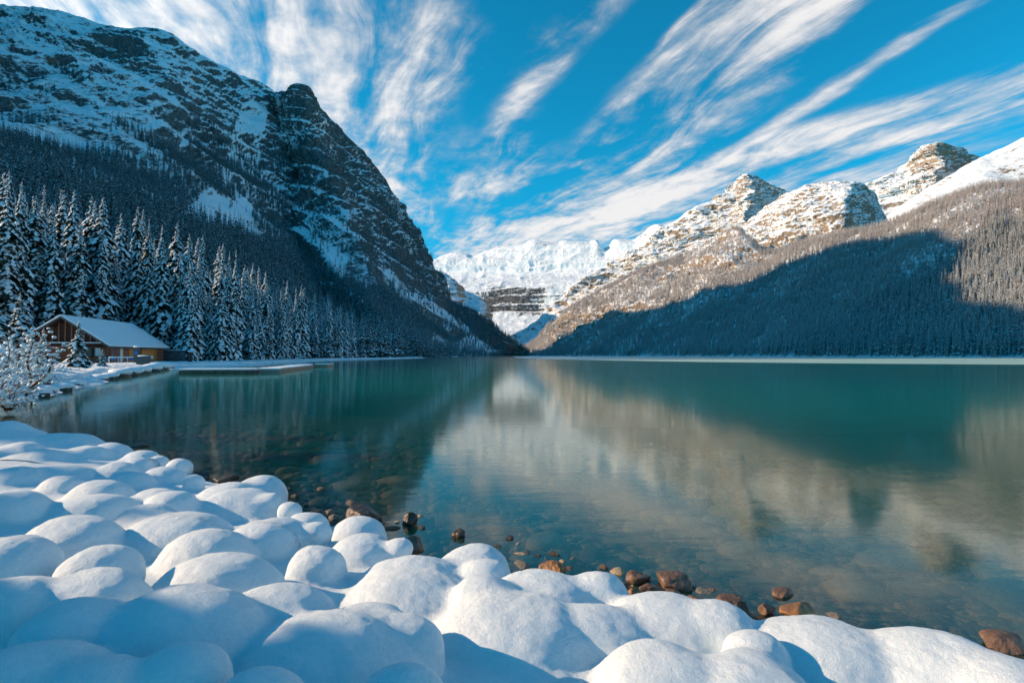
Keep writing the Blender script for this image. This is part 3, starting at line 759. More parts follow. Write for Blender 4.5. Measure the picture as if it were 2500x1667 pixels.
fB += .10*(nB[..., 2] > .5)*(gB[..., 2] < 330)
P3 = sample_surface(gB, 15000, fB, 6); P3 = P3[in_view(P3)]
Pm = P1[midm]; gn_forest('conifer_wood', Pm, hts[midm]/10, rs.randint(0, 3, len(Pm)), srcM, 'dense snow covered conifer wood climbing the slope behind the shore trees on the left')
Pf = np.vstack([P1[farm], P2, P3]); hf = np.concatenate([hts[farm]*1.1, rs.uniform(10, 20, len(P2)), rs.uniform(11, 22, len(P3))])/10
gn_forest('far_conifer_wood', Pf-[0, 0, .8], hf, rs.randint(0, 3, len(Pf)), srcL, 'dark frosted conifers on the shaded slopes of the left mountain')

# right hillside forest --------------------------------------------------
gR, nR, VR, pxR, pyR, sR = Rn
dR = ((gR[..., 2] > 1.0) & (nR[..., 2] > .35)).astype(float)
dR *= np.where(inpoly(pxR, pyR, CLIFFS[0]) | inpoly(pxR, pyR, CLIFFS[1]), .5, 1)
dR *= np.interp(gR[..., 1], [0, 600, 1200, 1900], [1.7, 1.5, 1.1, .9])
dR *= (pxR < 2700)*(gR[..., 1] > 200)
dR *= .5+.8*sstep(fbm(gR*[1, 1.6, .5]/75, 4, .6, 88), -.35, .2)
P4 = sample_surface(gR, 52000, dR, 8); P4 = P4[in_view(P4)]
h4 = rs.uniform(12, 27, len(P4))*np.interp(P4[:, 2], [0, 250, 600], [1.0, .85, .6])
gBe, nBe, VBe, pxBe, pyBe, _ = Bee
dB = sstep(nBe[..., 2], .55, .75)*1.0; P5 = sample_surface(gBe, 1500, dB, 12); P5 = P5[in_view(P5)]; h5 = rs.uniform(7, 12, len(P5))
gF, nF, VF, pxF, pyF, _ = Fn
dF = ((pyF > 620)*(nF[..., 2] > .4))*1.0; P6 = sample_surface(gF, 2500, dF, 13); P6 = P6[in_view(P6)]; h6 = rs.uniform(8, 14, len(P6))
gS, nS, VS, pxS, pyS, _ = Sn
dS = inpoly(pxS, pyS, [(2250, 530), (2330, 480), (2500, 440), (2800, 420), (2800, 600), (2200, 600)])*1.0; P7 = sample_surface(gS, 2500, dS, 14); P7 = P7[in_view(P7)]; h7 = rs.uniform(8, 15, len(P7))
near4 = P4[:, 1] < 900
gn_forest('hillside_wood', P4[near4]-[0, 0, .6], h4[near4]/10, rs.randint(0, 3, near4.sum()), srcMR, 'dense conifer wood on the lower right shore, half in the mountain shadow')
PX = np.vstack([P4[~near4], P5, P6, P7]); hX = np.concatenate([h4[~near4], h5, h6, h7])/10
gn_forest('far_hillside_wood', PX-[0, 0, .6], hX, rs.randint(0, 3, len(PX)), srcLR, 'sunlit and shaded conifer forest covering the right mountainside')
# valley end trees
r_ = np.random.RandomState(3); n_ = 900
pv = np.stack([r_.uniform(-60, 110, n_), r_.uniform(1985, 2350, n_), np.zeros(n_)], 1); pv[:, 2] = .3 + sstep(pv[:, 1], 1990, 3000)*50
pv = pv[(r_.rand(n_) < .9)]
gn_forest('valley_wood', pv, r_.uniform(13, 24, len(pv))/10, r_.randint(0, 3, len(pv)), srcL, 'dark row of conifers across the far end of the lake')

# trees outside the picture on the left bank, whose shade falls on the near snow
for x, y, h in [(-9, 2.6, 4.7), (-9.4, 1.7, 5.4), (-8.8, .8, 5.4), (-9.3, -.2, 5.2), (-9, -1.2, 5.6), (-10.5, 2.2, 5.2), (-10.8, 1.1, 5.9), (-10.4, 0.2, 5.7), (-11, -1, 6.0), (-12, 3.1, 5.3), (-13, 1.8, 6.4), (-20, 4.2, 7.2), (-22, 6.3, 7.6), (-24, 8.5, 8.0), (-26, 12.5, 9.2), (-28, 15, 9.2), (-25, 10.4, 7.4)]:
    make_tree((x, y, .5), h, h*2.0, rnd.uniform(0, 6), rnd.randrange(5), 'snowy young spruce on the near bank outside the view', 'young spruces on the near bank')

# ------------------------------------------------------------------ generic mesh builders
class MB:
    def __init__(s): s.v = []; s.f = []; s.m = []
    def box(s, c, sz, ax=None, mi=0):
        ax = ax or ((1, 0, 0), (0, 1, 0), (0, 0, 1)); A_ = [Vector(a)*d/2 for a, d in zip(ax, sz)]; c = Vector(c); i = len(s.v)
        for x, y, z in ((-1, -1, -1), (1, -1, -1), (1, 1, -1), (-1, 1, -1), (-1, -1, 1), (1, -1, 1), (1, 1, 1), (-1, 1, 1)): s.v.append(tuple(c+A_[0]*x+A_[1]*y+A_[2]*z))
        for q in ((0, 3, 2, 1), (4, 5, 6, 7), (0, 1, 5, 4), (1, 2, 6, 5), (2, 3, 7, 6), (3, 0, 4, 7)): s.f.append(tuple(i+k for k in q)); s.m.append(mi)
        return s
    def tube(s, pts, rad, n=8, mi=0, cap=True):
        pts = [Vector(p) for p in pts]; rad = rad if hasattr(rad, '__len__') else [rad]*len(pts); rings = []
        for k, p in enumerate(pts):
            d = (pts[min(k+1, len(pts)-1)]-pts[max(k-1, 0)]).normalized(); u = d.orthogonal().normalized(); w = d.cross(u); i = len(s.v); rings.append(i)
            for j in range(n): a = 6.2832*j/n; s.v.append(tuple(p+(u*math.cos(a)+w*math.sin(a))*rad[k]))
        for a, b in zip(rings, rings[1:]):
            for j in range(n): s.f.append((a+j, a+(j+1) % n, b+(j+1) % n, b+j)); s.m.append(mi)
        if cap:
            s.f.append(tuple(rings[0]+j for j in reversed(range(n)))); s.m.append(mi); s.f.append(tuple(rings[-1]+j for j in range(n))); s.m.append(mi)
        return s
    def blob(s, c, r, seed=0, mi=0, n=8, m=6, lump=.18):
        g = random.Random(seed); i = len(s.v); ph = [g.uniform(0, 6.28) for _ in range(4)]
        for a in range(m+1):
            th = math.pi*a/m
            for b in range(n):
                f = 6.2832*b/n; k = 1+lump*math.sin(2*f+ph[0]+th*2)+lump*.6*math.sin(3*f+ph[1])*math.sin(th*2+ph[2])
                s.v.append((c[0]+r[0]*k*math.sin(th)*math.cos(f), c[1]+r[1]*k*math.sin(th)*math.sin(f), c[2]+r[2]*math.cos(th)))
        for a in range(m):
            for b in range(n): s.f.append((i+a*n+b, i+(a+1)*n+b, i+(a+1)*n+(b+1) % n, i+a*n+(b+1) % n)); s.m.append(mi)
        return s
    def build(s, name, mats, parent=None, smooth=False):
        me = bpy.data.meshes.new(name); me.from_pydata(s.v, [], s.f); me.polygons.foreach_set('material_index', s.m); me.polygons.foreach_set('use_smooth', [smooth]*len(s.f)); me.update()
        return link(name, me, parent, mats if isinstance(mats, (list, tuple)) else [mats])

# ------------------------------------------------------------------ log cabin
M_LOG = simple('weathered_log', (.25, .08, .038), .7, .35, 5, stretch=(1, 1, 6))
M_ORANGE = simple('varnished_board', (.60, .22, .04), .5, .15, 3)
M_DARKW = simple('dark_timber', (.045, .022, .016), .8, .3, 5)
M_FASCIA = simple('fascia_board', (.07, .085, .085), .7, .2, 5)
M_WHITE = simple('white_paint', (.72, .72, .70), .5, .05, 5)
M_BLUED = simple('grey_blue_door_paint', (.09, .13, .17), .5, .1, 5)
M_CHINK = simple('pale_chinking', (.24, .17, .12), .9, .2, 5)
M_BIN = simple('dark_bin_steel', (.035, .06, .07), .45, .15, 4)
M_SIGNB = simple('sign_blue', (.02, .12, .35), .5, .1, 4)
M_CONC = simple('concrete', (.22, .20, .17), .85, .2, 3)
M_DOCKW = simple('wet_dock_wood', (.075, .065, .055), .6, .35, 2)
M_DOCKL = simple('tan_dock_wood', (.28, .20, .13), .7, .25, 2)
mg, Ng, bg, og = mat('window_glass'); bg.inputs['Base Color'].default_value = (.02, .03, .035, 1); bg.inputs['Roughness'].default_value = .08
M_GLASS = mg
mcn, _, bcn, _ = mat('pale_curtain'); bcn.inputs['Base Color'].default_value = (.45, .52, .50, 1); M_CURT = mcn

OX, OY, GZ = -61.9, 88.0, .95
e1 = Vector((-.2, .98, 0)).normalized(); e2 = Vector((-.98, -.2, 0)).normalized(); ez = Vector((0, 0, 1)); AX = (e1, e2, ez)
O = Vector((OX, OY, GZ))
def L(s, t, z): return O+e1*s+e2*t+ez*z          # s along the lake side, t across the gable
def s_of(px):
    k = (px-1250)/1400; return (OX-k*OY)/(.2+.98*k)
LEN = 22.0; WID = 12.0; WH = 2.55; RISE = 4.1; OH = .55
cabin = empty('log_cabin', (OX, OY, GZ)); tag(cabin, 'log cabin with snow covered roof and orange boarded openings by the lake', 'cabin')
def cb(mb, name, mats, smooth=False, parent=None):
    o = mb.build(name, mats, None, smooth); o.data.transform(__import__('mathutils').Matrix.Translation(-O)); o.parent = parent or cabin
    return o
# lake side: log panels between openings
secs = [('logs', 252.5, 265), ('door', 265, 275.5), ('logs', 276, 291), ('post', 291.5, 296), ('board', 297, 301.5), ('logs', 302, 314), ('board', 315, 327), ('post2', 327.5, 331), ('logs', 331.5, 343), ('post2', 343.5, 345), ('board', 357-12, 378), ('post3', 378.5, 381), ('logs', 383, 398)]
for kind, a, b_ in secs:
    sa, sb = s_of(a), s_of(b_); sa, sb = min(sa, sb), max(sa, sb); sa = max(sa, 0); mid = (sa+sb)/2; w = sb-sa
    if kind == 'logs':
        mb = MB(); n = 9
        for i in range(n):
            z = .16+i*(WH-.1)/n; mb.tube([L(sa, .05, z), L(sb, .05, z)], .135, 8)
            mb.box(L(mid, .03, z+.14), (w, .10, .07), AX, 1)
        o = cb(mb, 'log_panel', [M_LOG, M_CHINK]); o['kind'] = 'stuff'
    elif kind == 'door':
        d = cb(MB().box(L(mid, -.02, 1.1), (w, .12, 2.2), AX), 'door', M_BLUED)
        cb(MB().box(L(mid+w*.35, -.12, 1.05), (.06, .08, .12), AX), 'door_handle', M_WHITE).parent = d
    elif kind == 'board': cb(MB().box(L(mid, .0, 1.25), (w, .10, 2.3), AX), 'board_panel', M_ORANGE)
    elif kind == 'post': cb(MB().box(L(mid, -.12, 1.25), (w, .14, 2.5), AX), 'white_post', M_WHITE)
    else: cb(MB().box(L(mid, -.04, 1.25), (max(w, .25), .16, 2.5), AX), 'timber_post', M_ORANGE if kind == 'post3' else M_LOG)
cb(MB().box(L(LEN/2, .32, WH/2), (LEN-.2, .3, WH-.1), AX), 'wall', M_DARKW)
cb(MB().box(L(LEN/2, 0, WH+.02), (LEN+.3, .28, .22), AX), 'wall_plate', M_LOG)
# gable: logs, window, beam, vertical boards
mb = MB()
for i in range(9):
    z = .16+i*(WH-.1)/9
    win = .9 < z < 2.2
    for ta, tb in ([(-.35, .9), (3.6, WID+.35)] if win else [(-.35, WID+.35)]):
        mb.tube([L(.05, ta, z), L(.05, tb, z)], .14, 8)
o = cb(mb, 'log_gable_wall', [M_LOG, M_CHINK], True); o['kind'] = 'stuff'
wn = cb(MB().box(L(.16, 2.25, 1.6), (.06, 2.6, 1.3), AX), 'window', M_GLASS)
mb = MB()
for t in (.93, 2.25, 3.57): mb.box(L(-.02, t, 1.6), (.2, .12, 1.5), AX)
for z in (.9, 2.3): mb.box(L(-.02, 2.25, z), (.18, 2.5, .12), AX)
o = cb(mb, 'window_frame', M_DARKW); o.parent = wn
o = cb(MB().box(L(.1, 1.45, 1.6), (.03, .8, 1.2), AX), 'curtain', M_CURT); o.parent = wn
cb(MB().box(L(.35, WID/2, WH/2), (.3, WID-.4, WH), AX), 'wall', M_DARKW)
cb(MB().box(L(LEN, WID/2, WH/2), (.3, WID-.4, WH), AX), 'wall', M_LOG)
cb(MB().box(L(-.15, WID/2, WH+.25), (.32, WID+.6, .32), AX), 'tie_beam', M_DARKW)
cb(MB().box(L(-.15, WID/2, WH+.47), (.34, WID-.4, .12), AX), 'beam_snow', M_TSNOW)
mbd = MB(); v0 = [L(.5, .1, WH), L(.5, WID-.1, WH), L(.5, WID/2, WH+RISE-.2)]
mbd.v = [tuple(p) for p in v0]+[tuple(p+e1*.1) for p in v0]; mbd.f = [(0, 1, 2), (5, 4, 3), (0, 3, 4, 1), (1, 4, 5, 2), (2, 5, 3, 0)]; mbd.m = [0]*5
cb(mbd, 'gable_boarding', M_DARKW)
for k in range(1, 14):
    t = WID*k/14; hgt = RISE*(1-abs(t-WID/2)/(WID/2))-.25
    if hgt > .5: cb(MB().box(L(.2, t, WH+.3+hgt/2), (.1, .16, hgt-.3), AX), 'gable_post', M_LOG)
# roof: two slabs, rafters edge boards, thick snow
for side in (0, 1):
    ta, tb = (-OH, WID/2) if side == 0 else (WID+OH, WID/2); slope = RISE/(WID/2); za = WH+.12-OH*slope; zb = WH+.12+RISE
    def slab(off, th, exs, exe, grow=0.0):
        mb = MB(); q = []
        tt = ta-(grow if side == 0 else -grow); zz = za-grow*slope
        for s_ in (-1.1-exs, LEN+.6+exe):
            for (t, z) in ((tt, zz), (tb, zb)):
                q.append(L(s_, t, z+off)); q.append(L(s_, t, z+off+th))
        mb.v = [tuple(a) for a in q]; fs = [(0, 2, 3, 1), (4, 5, 7, 6), (0, 1, 5, 4), (2, 6, 7, 3), (1, 3, 7, 5), (0, 4, 6, 2)]
        mb.f = fs; mb.m = [0]*6; return mb
    rf = cb(slab(0, .18, 0, 0), 'roof', M_DARKW)
    sn = cb(slab(.183, .30, .06, .06, .08), 'roof_snow', M_SNOW); sn.parent = rf
    bv = sn.modifiers.new('round', 'BEVEL'); bv.width = .12; bv.segments = 3
    f_ = cb(MB().tube([L(-1.15, ta, za+.08), L(-1.15, tb, zb+.08)], .13, 4), 'barge_board', M_FASCIA); f_.parent = rf
    f_ = cb(MB().box(L(LEN/2-.25, ta-(.05 if side == 0 else -.05), za+.05), (LEN+1.8, .08, .30), AX), 'fascia', M_FASCIA); f_.parent = rf
# corner log ends
mb = MB()
for i in range(9):
    z = .16+i*(WH-.1)/9
    mb.tube([L(-.35, .0, z+.06), L(.0, .0, z+.06)], .14, 8)
o = cb(mb, 'log_ends', M_LOG, True); o['kind'] = 'stuff'

def bxthing(name, label, cat, loc): 
    t = empty(name, loc); tag(t, label, cat); return t
def part(mb, name, mats, t, smooth=False):
    o = mb.build(name, mats, None, smooth); o.data.transform(__import__('mathutils').Matrix.Translation(-Vector(t.location))); o.parent = t; return o
# steel bin, sign board, bench rail, small sign
p = L(s_of(345)*.45, -4.2, -.55)
p = Vector(P(350, 893, 78)); p.z = .62
t = bxthing('steel_bin', 'dark teal steel bin with a cap of snow on the snowy ledge', 'bin', p)
part(MB().box(p+ez*.62, (.9, 1.5, 1.2), (ez.cross(e2), Vector((1, 0.1, 0)).normalized(), ez)), 'body', M_BIN, t); part(MB().box(p+ez*1.25, (1.0, 1.6, .06), (ez.cross(e2), Vector((1, .1, 0)).normalized(), ez)), 'lid', M_FASCIA, t)
part(MB().blob(p+ez*1.32, (.82, .5, .13), 4, n=12), 'snow_cap', M_TSNOW, t, True)
p = Vector(P(333, 890, 84)); p.z = GZ
t = bxthing('notice_board', 'narrow dark notice board with blue poster beside the steel bin', 'notice board', p)
part(MB().box(p+ez*1.15, (.75, .25, 2.3)), 'board', M_BIN, t); part(MB().box(p+ez*1.45+Vector((0, -.14, 0)), (.5, .03, .55)), 'poster', M_SIGNB, t); part(MB().blob(p+ez*2.36, (.5, .25, .14), 8), 'snow_cap', M_TSNOW, t, True)
ra, rb_ = Vector(P(266, 880, 84)), Vector(P(329, 880, 90)); ra.z = rb_.z = GZ
t = bxthing('barrier_rail', 'low white rail with blue panels in front of the cabin wall', 'barrier', ra)
for f_ in (0, .35, .7, 1): q = ra.lerp(rb_, f_); part(MB().box(q+ez*.4, (.09, .09, .8)), 'post', M_WHITE, t)
part(MB().tube([ra+ez*.75, rb_+ez*.75], .06, 6), 'rail', M_WHITE, t); part(MB().blob(ra.lerp(rb_, .5)+ez*.84, (2.2, 2.6, .05), 3), 'rail_snow', M_TSNOW, t, True).hide_render = False
bpy.data.objects.remove([o for o in t.children if o.name.startswith('rail_snow')][0])
part(MB().tube([ra+ez*.83, rb_+ez*.83], .07, 6), 'rail_snow', M_TSNOW, t, True)
for f_ in (.15, .82): part(MB().box(ra.lerp(rb_, f_)+ez*.55+Vector((.08, -.02, 0)), (.75, .06, .3)), 'blue_panel', M_SIGNB, t)
p = Vector(P(371, 885, 92)); p.z = GZ
t = bxthing('small_sign', 'small white sign on a short post by the far cabin corner', 'sign', p)
part(MB().box(p+ez*.4, (.06, .06, .8)), 'post', M_DARKW, t); part(MB().box(p+ez*.8+Vector((0, -.05, 0)), (.4, .03, .5)), 'sign_face', M_WHITE, t)
# dark slatted fence right of the cabin
fa, fb = Vector(P(401, 884, 108)), Vector(P(452, 886, 104)); fa.z = fb.z = GZ
t = bxthing('slat_fence', 'dark slatted fence standing between the cabin and the wood', 'fence', fa)
nf = 26; d = (fb-fa).normalized(); slat = None
for k in range(nf):
    q = fa.lerp(fb, k/(nf-1)) 
    if slat is None: slat = part(MB().box(q+ez*1.0, (.12, .04, 2.0)), 'slat', M_BIN, t); q0 = q
    else: c = slat.copy(); C.objects.link(c); c.parent = t; c.location = q-q0
for z in (.35, 1.75): part(MB().tube([fa+ez*z+Vector((0, .06, 0)), fb+ez*z+Vector((0, .06, 0))], .05, 4), 'rail', M_DARKW, t)
part(MB().tube([fa+ez*2.05, fb+ez*2.05], .07, 6), 'snow_cap', M_TSNOW, t, True)
p = Vector(P(464, 886, 100)); p.z = .8
t = bxthing('stone_pier', 'dark gate pier with round snow cap at the end of the fence', 'pier', p)
part(MB().box(p+ez*.95, (.55, .55, 1.9)), 'shaft', M_DARKW, t); part(MB().blob(p+ez*1.98, (.48, .42, .24), 2, n=12, m=8), 'snow_cap', M_TSNOW, t, True)
part(MB().box(p+ez*.9+Vector((0, -.3, 0)), (.18, .04, 1.2)), 'metal_strip', M_FASCIA, t)

# floating docks
def dock(pxa, pya, pxb, pyb, width, h, label, wood):
    a = Vector(P(pxa, pya, 1400*H/(pya-868))); b_ = Vector(P(pxb, pyb, 1400*H/(pyb-868))); a.z = b_.z = 0
    d = (b_-a); Ln = d.length; d.normalize(); nrm = Vector((-d.y, d.x, 0)); 
    if nrm.y < 0: nrm = -nrm
    t = bxthing('floating_dock', label, 'dock', a+nrm*width/2); c = a+d*Ln/2+nrm*width/2
    part(MB().box(c+ez*(h/2-.12), (Ln, width, h), (d, nrm, ez)), 'pontoon', wood, t)
    nb = max(2, int(Ln/3))
    for k in range(nb): part(MB().box(a+d*(Ln*(k+.5)/nb)-nrm*.035+ez*(h*.5), (Ln/nb-.05, .06, h*.55), (d, nrm, ez)), 'side_board', wood, t)
    sn = part(MB().box(c+ez*(h-.12+.10), (Ln-.05, width-.1, .19), (d, nrm, ez)), 'deck_snow', M_SNOW, t); bv = sn.modifiers.new('round', 'BEVEL'); bv.width = .09; bv.segments = 3
dock(436, 913, 622, 912, 2.6, .5, 'long dark floating dock with a layer of snow, nearest the cabin', M_DOCKW)
dock(623, 911, 640, 908, 2.6, .5, 'short grey dock block joining two floating docks', M_CONC)
dock(641, 908, 726, 898, 2.4, .48, 'tan wooden dock section with snow, right of the dark dock', M_DOCKL)
dock(727.5, 897.8, 766, 896, 2.4, .5, 'snowy tan dock piece second from the end', M_DOCKL)
dock(768, 895.5, 786, 894, 2.2, .5, 'last small dock piece at the right end of the row', M_DOCKL)
# snowy jetty ledge between cabin and dock
t = bxthing('snowy_ledge', 'low snow covered landing with a dark edge in front of the cabin', 'landing', P(300, 902, 72)[:2]+(.2,))
a = Vector(P(262, 902, 1)); 
pts = [P(262, 904, 66)[:2], P(350, 897, 76)[:2], P(362, 893, 84)[:2], P(262, 893, 84)[:2]]
mb = MB(); mb.v = [(x, y, .1) for x, y in pts]+[(x, y, .52) for x, y in pts]; mb.f = [(4, 5, 6, 7), (0, 1, 5, 4), (1, 2, 6, 5), (2, 3, 7, 6), (3, 0, 4, 7)]; mb.m = [0]*5
part(mb, 'retaining_wall', M_DARKW, t)
mb = MB(); mb.v = [(x, y, .523) for x, y in pts]+[(x, y, .78) for x, y in pts]; mb.f = [(4, 5, 6, 7), (0, 1, 5, 4), (1, 2, 6, 5), (2, 3, 7, 6), (3, 0, 4, 7)]; mb.m = [0]*5
o = part(mb, 'ledge_snow', M_SNOW, t); bv = o.modifiers.new('round', 'BEVEL'); bv.width = .1; bv.segments = 3

# snowy lumps along the far bank (boulders under snow at the water edge)
M_ROCKD = simple('dark_wet_rock', (.035, .028, .022), .35, .5, 5, bmp=.6, bd=.03)
ORDN = ['first', 'second', 'third', 'fourth', 'fifth', 'sixth', 'seventh', 'eighth', 'ninth', 'tenth', 'eleventh', 'twelfth', 'thirteenth', 'fourteenth', 'fifteenth', 'sixteenth', 'seventeenth', 'eighteenth', 'nineteenth', 'twentieth']
g = random.Random(12); bank = [(px, py) for px, py in [(95, 968), (110, 962), (150, 955), (185, 944), (215, 936), (240, 931), (265, 926), (290, 921), (315, 917), (340, 913), (365, 908), (385, 904), (405, 901), (128, 948), (165, 938), (200, 930), (175, 925), (230, 920), (140, 930)]]
for k, (px, py) in enumerate(bank):
    y = 1400*H/(py-868); x, y, _ = P(px, py, y); s = g.uniform(.8, 1.35)*y/50
    t = bxthing('snowy_boulder', 'snow capped boulder on the cabin bank, '+ORDN[sorted(range(len(bank)), key=lambda q: bank[q][0]).index(k)]+' from the left', 'boulder', (x, y, 0)); t['group'] = 'snowy boulders along the cabin bank'
    part(MB().blob((x, y, .05), (.8*s, .6*s, .38*s), k, n=10, m=6), 'rock', M_ROCKD, t, True)
    part(MB().blob((x, y+.15*s, .36*s), (.85*s, .66*s, .30*s), k+50, n=12, m=8, lump=.10), 'snow_cap', M_SNOW, t, True)

# small spruce in front of the gable, big snowy tree and bushes at the left edge
SMALL = conifer_mesh('crown_small', 10, 2.6, 20, 9, 501, snow=.97, droop=.5, power=.85)
def spruce(px, pyb, y, pytop, width, label, me=SMALL, rz=0):
    b_ = P(px, pyb, y); h = (H+px_h(pytop, y))-b_[2]
    make_tree(b_, h, width, rz, 0, label, None, me)
def px_h(py, y): return P(0, py, y)[2]-H
spruce(190, 908, 55, 783, 5.2, 'small snow laden spruce standing in front of the cabin gable')
spruce(45, 915, 47, 715, 7.5, 'broad snow laden spruce left of the cabin at the picture edge', rz=1)
spruce(-25, 930, 42, 690, 7.5, 'large snowy spruce cut by the left picture edge', rz=2)
spruce(105, 905, 62, 800, 4.5, 'low snowy spruce between the edge spruce and the cabin', rz=3)
spruce(250, 903, 62, 852, 3.0, 'tiny snowy fir beside the cabin window', rz=4)

def bush(px, py, y, r, seed, label, n=26):
    """bare twiggy shrub with snow lying on its branches"""
    g = random.Random(seed); c = Vector(P(px, py, y)); c.z = max(c.z, .1)
    t = bxthing('snowy_shrub', label, 'shrub', c); mb = MB(); sn = MB(); k = 0
    for i in range(n):
        a = g.uniform(0, 6.28); el = g.uniform(.25, 1.35); Lr = r*g.uniform(.6, 1.15); d = Vector((math.cos(a)*math.cos(el), math.sin(a)*math.cos(el), math.sin(el)))
        q = [c+Vector((g.uniform(-.1, .1)*r, g.uniform(-.1, .1)*r, 0))]
        for s_ in range(4): q.append(q[-1]+d*Lr/4); d = (d+Vector((g.uniform(-.3, .3), g.uniform(-.3, .3), g.uniform(-.35, .15)))).normalized()
        mb.tube(q, [.022*r, .018*r, .013*r, .009*r, .005*r], 5, cap=False)
        for s_ in (1, 2, 3, 4):
            if g.random() < .55: k += 1; w = g.uniform(.035, .10)*r; sn.blob(q[s_]+ez*w*.35, (w*1.25, w*1.1, w*.62), k+seed, n=7, m=5)
            if g.random() < .5: e = q[s_]+Vector((g.uniform(-1, 1), g.uniform(-1, 1), g.uniform(0, .7)))*r*.25; mb.tube([q[s_], e], [.009*r, .004*r], 4, cap=False); sn.blob(e+ez*.02, (.06*r, .06*r, .04*r), k+9, n=6, m=4)
    part(mb, 'branches', M_TWIG, t); part(sn, 'branch_snow', M_TSNOW, t, True)['kind'] = 'stuff'
M_TWIG = simple('reddish_twig', (.09, .045, .035), .7, .3, 6)
for k, (px, py, y, r) in enumerate([(15, 955, 30, 1.9), (-30, 950, 27, 2.2), (50, 925, 34, 1.9), (95, 915, 38, 1.6), (5, 900, 33, 2.0), (110, 940, 34, 1.1), (20, 1010, 20, 1.0), (-20, 990, 21, 1.5), (150, 925, 42, 1.1)]):
    bush(px, py, y, r, 60+k*7, ['snow heaped shrub at the foot of the edge spruces', 'bushy snow covered shrub cut by the left edge', 'rounded snowy shrub just left of the bare stem', 'low snowy shrub below the cabin gable', 'high snowy shrub under the edge spruce', 'small snowy shrub right of the bare stem', 'low snowy twigs hanging over the water', 'dense snowy twigs at the left edge above the near snow', 'small snowy shrub in front of the little spruce'][k])

# bare stem with forked snowy branches in front of the cabin
Y0 = 23.0
def pw(px, py, dy=0): return Vector(P(px, py, Y0+dy))
stem = bxthing('bare_shrub', 'bare forked stem with lumps of snow and red lit bark before the cabin', 'shrub', pw(62, 965))
mb = MB(); sn = MB(); g = random.Random(5); k = 0
limbs = [[(62, 968), (72, 945), (78, 925), (70, 905), (66, 885), (72, 862), (80, 838), (95, 822)], [(74, 945), (95, 930), (118, 910), (125, 890), (138, 862), (160, 855)], [(72, 862), (74, 840), (70, 825), (88, 815)],
         [(0, 992), (22, 965), (45, 945), (65, 930)], [(20, 1028), (40, 1005), (62, 985), (75, 990), (85, 960), (92, 955)], [(118, 910), (112, 925), (105, 935)], [(66, 885), (85, 878), (98, 870)], [(72, 905), (90, 900), (100, 890)],
         [(80, 838), (100, 850), (118, 838)], [(125, 890), (110, 880), (100, 868)], [(0, 1045), (20, 1028), (30, 1010)]]
for li, lb in enumerate(limbs):
    q = [pw(a, b_, g.uniform(-.3, .3)+li*.05) for a, b_ in lb]; r0 = .06 if li < 2 else .035
    mb.tube(q, list(np.linspace(r0, .014, len(q))), 7, cap=False)
    for i in range(len(q)-1):
        for f_ in (.25, .75):
            if g.random() < .8: k += 1; c = q[i].lerp(q[i+1], f_); w = g.uniform(.05, .11); sn.blob(c+ez*w*.5, (w*1.3, w*1.2, w*.7), k, n=8, m=6)
    for i in range(1, len(q)):
        for _ in range(3):
            e = q[i]+Vector((g.uniform(-.35, .35), g.uniform(-.3, .3), g.uniform(0, .4))); mb.tube([q[i], e], [.013, .005], 4, cap=False)
            if g.random() < .6: k += 1; w = g.uniform(.04, .09); sn.blob(e+ez*.02, (w*1.2, w, w*.7), k, n=7, m=5)
part(mb, 'branches', M_TWIG, stem, True); part(sn, 'branch_snow', M_TSNOW, stem, True)['kind'] = 'stuff'

# ------------------------------------------------------------------ snow mounds over the near boulders
# (px centre, py top, half width px, brightness note)
A6 = [(30, 48, 100), (290, 100, 185), (60, 122, 130), (180, 178, 150), (110, 140, 90), (520, 145, 85), (400, 160, 120), (660, 175, 75), (735, 186, 14), (830, 218, 55), (745, 203, 45), (640, 215, 70),
      (290, 240, 160), (550, 240, 110), (760, 255, 100), (600, 278, 120), (900, 292, 45), (70, 255, 140), (300, 290, 100), (470, 318, 150), (90, 370, 150), (440, 367, 190), (715, 348, 110), (800, 374, 110),
      (1205, 297, 110), (1060, 328, 130), (1100, 362, 235), (680, 430, 150), (1340, 417, 55), (1250, 383, 50), (1415, 465, 100), (1300, 492, 120), (1460, 512, 70), (1650, 482, 133), (1670, 557, 148), (1838, 573, 65),
      (330, 482, 220), (830, 470, 260), (60, 560, 200), (1200, 503, 170), (960, 540, 210), (480, 600, 170), (1010, 636, 300), (1470, 605, 130), (1890, 650, 280), (2170, 608, 175), (1880, 716, 345), (80, 745, 230), (450, 712, 240),
      (1290, 782, 260), (2250, 765, 165), (1700, 870, 200), (850, 812, 380), (330, 850, 220), (1840, 925, 190), (1500, 905, 460), (860, 1062, 180), (150, 1040, 330), (1240, 1165, 200), (430, 1110, 260), (1850, 1120, 200)]
A7 = [(140, 600, 110), (110, 682, 105), (380, 645, 240), (600, 645, 120), (250, 738, 400), (600, 784, 240), (860, 738, 260), (1080, 762, 155), (1230, 890, 120), (1500, 827, 340), (1960, 883, 330), (2300, 1010, 300), (860, 935, 290), (1210, 985, 290), (470, 1100, 150), (1560, 1110, 200)]
raw = [(a/1.8816, 1000+b_/1.8816, c/1.8816) for a, b_, c in A6]+[(1100+a/1.68, 1000+b_/1.68, c/1.68) for a, b_, c in A7]
shx = [0, 60, 240, 330, 465, 560, 700, 830, 960, 1250, 1330, 1500, 1830, 2160, 2500]; shy = [1030, 1042, 1078, 1105, 1145, 1180, 1205, 1290, 1335, 1395, 1430, 1478, 1565, 1600, 1750]
mounds = []
g = random.Random(3)
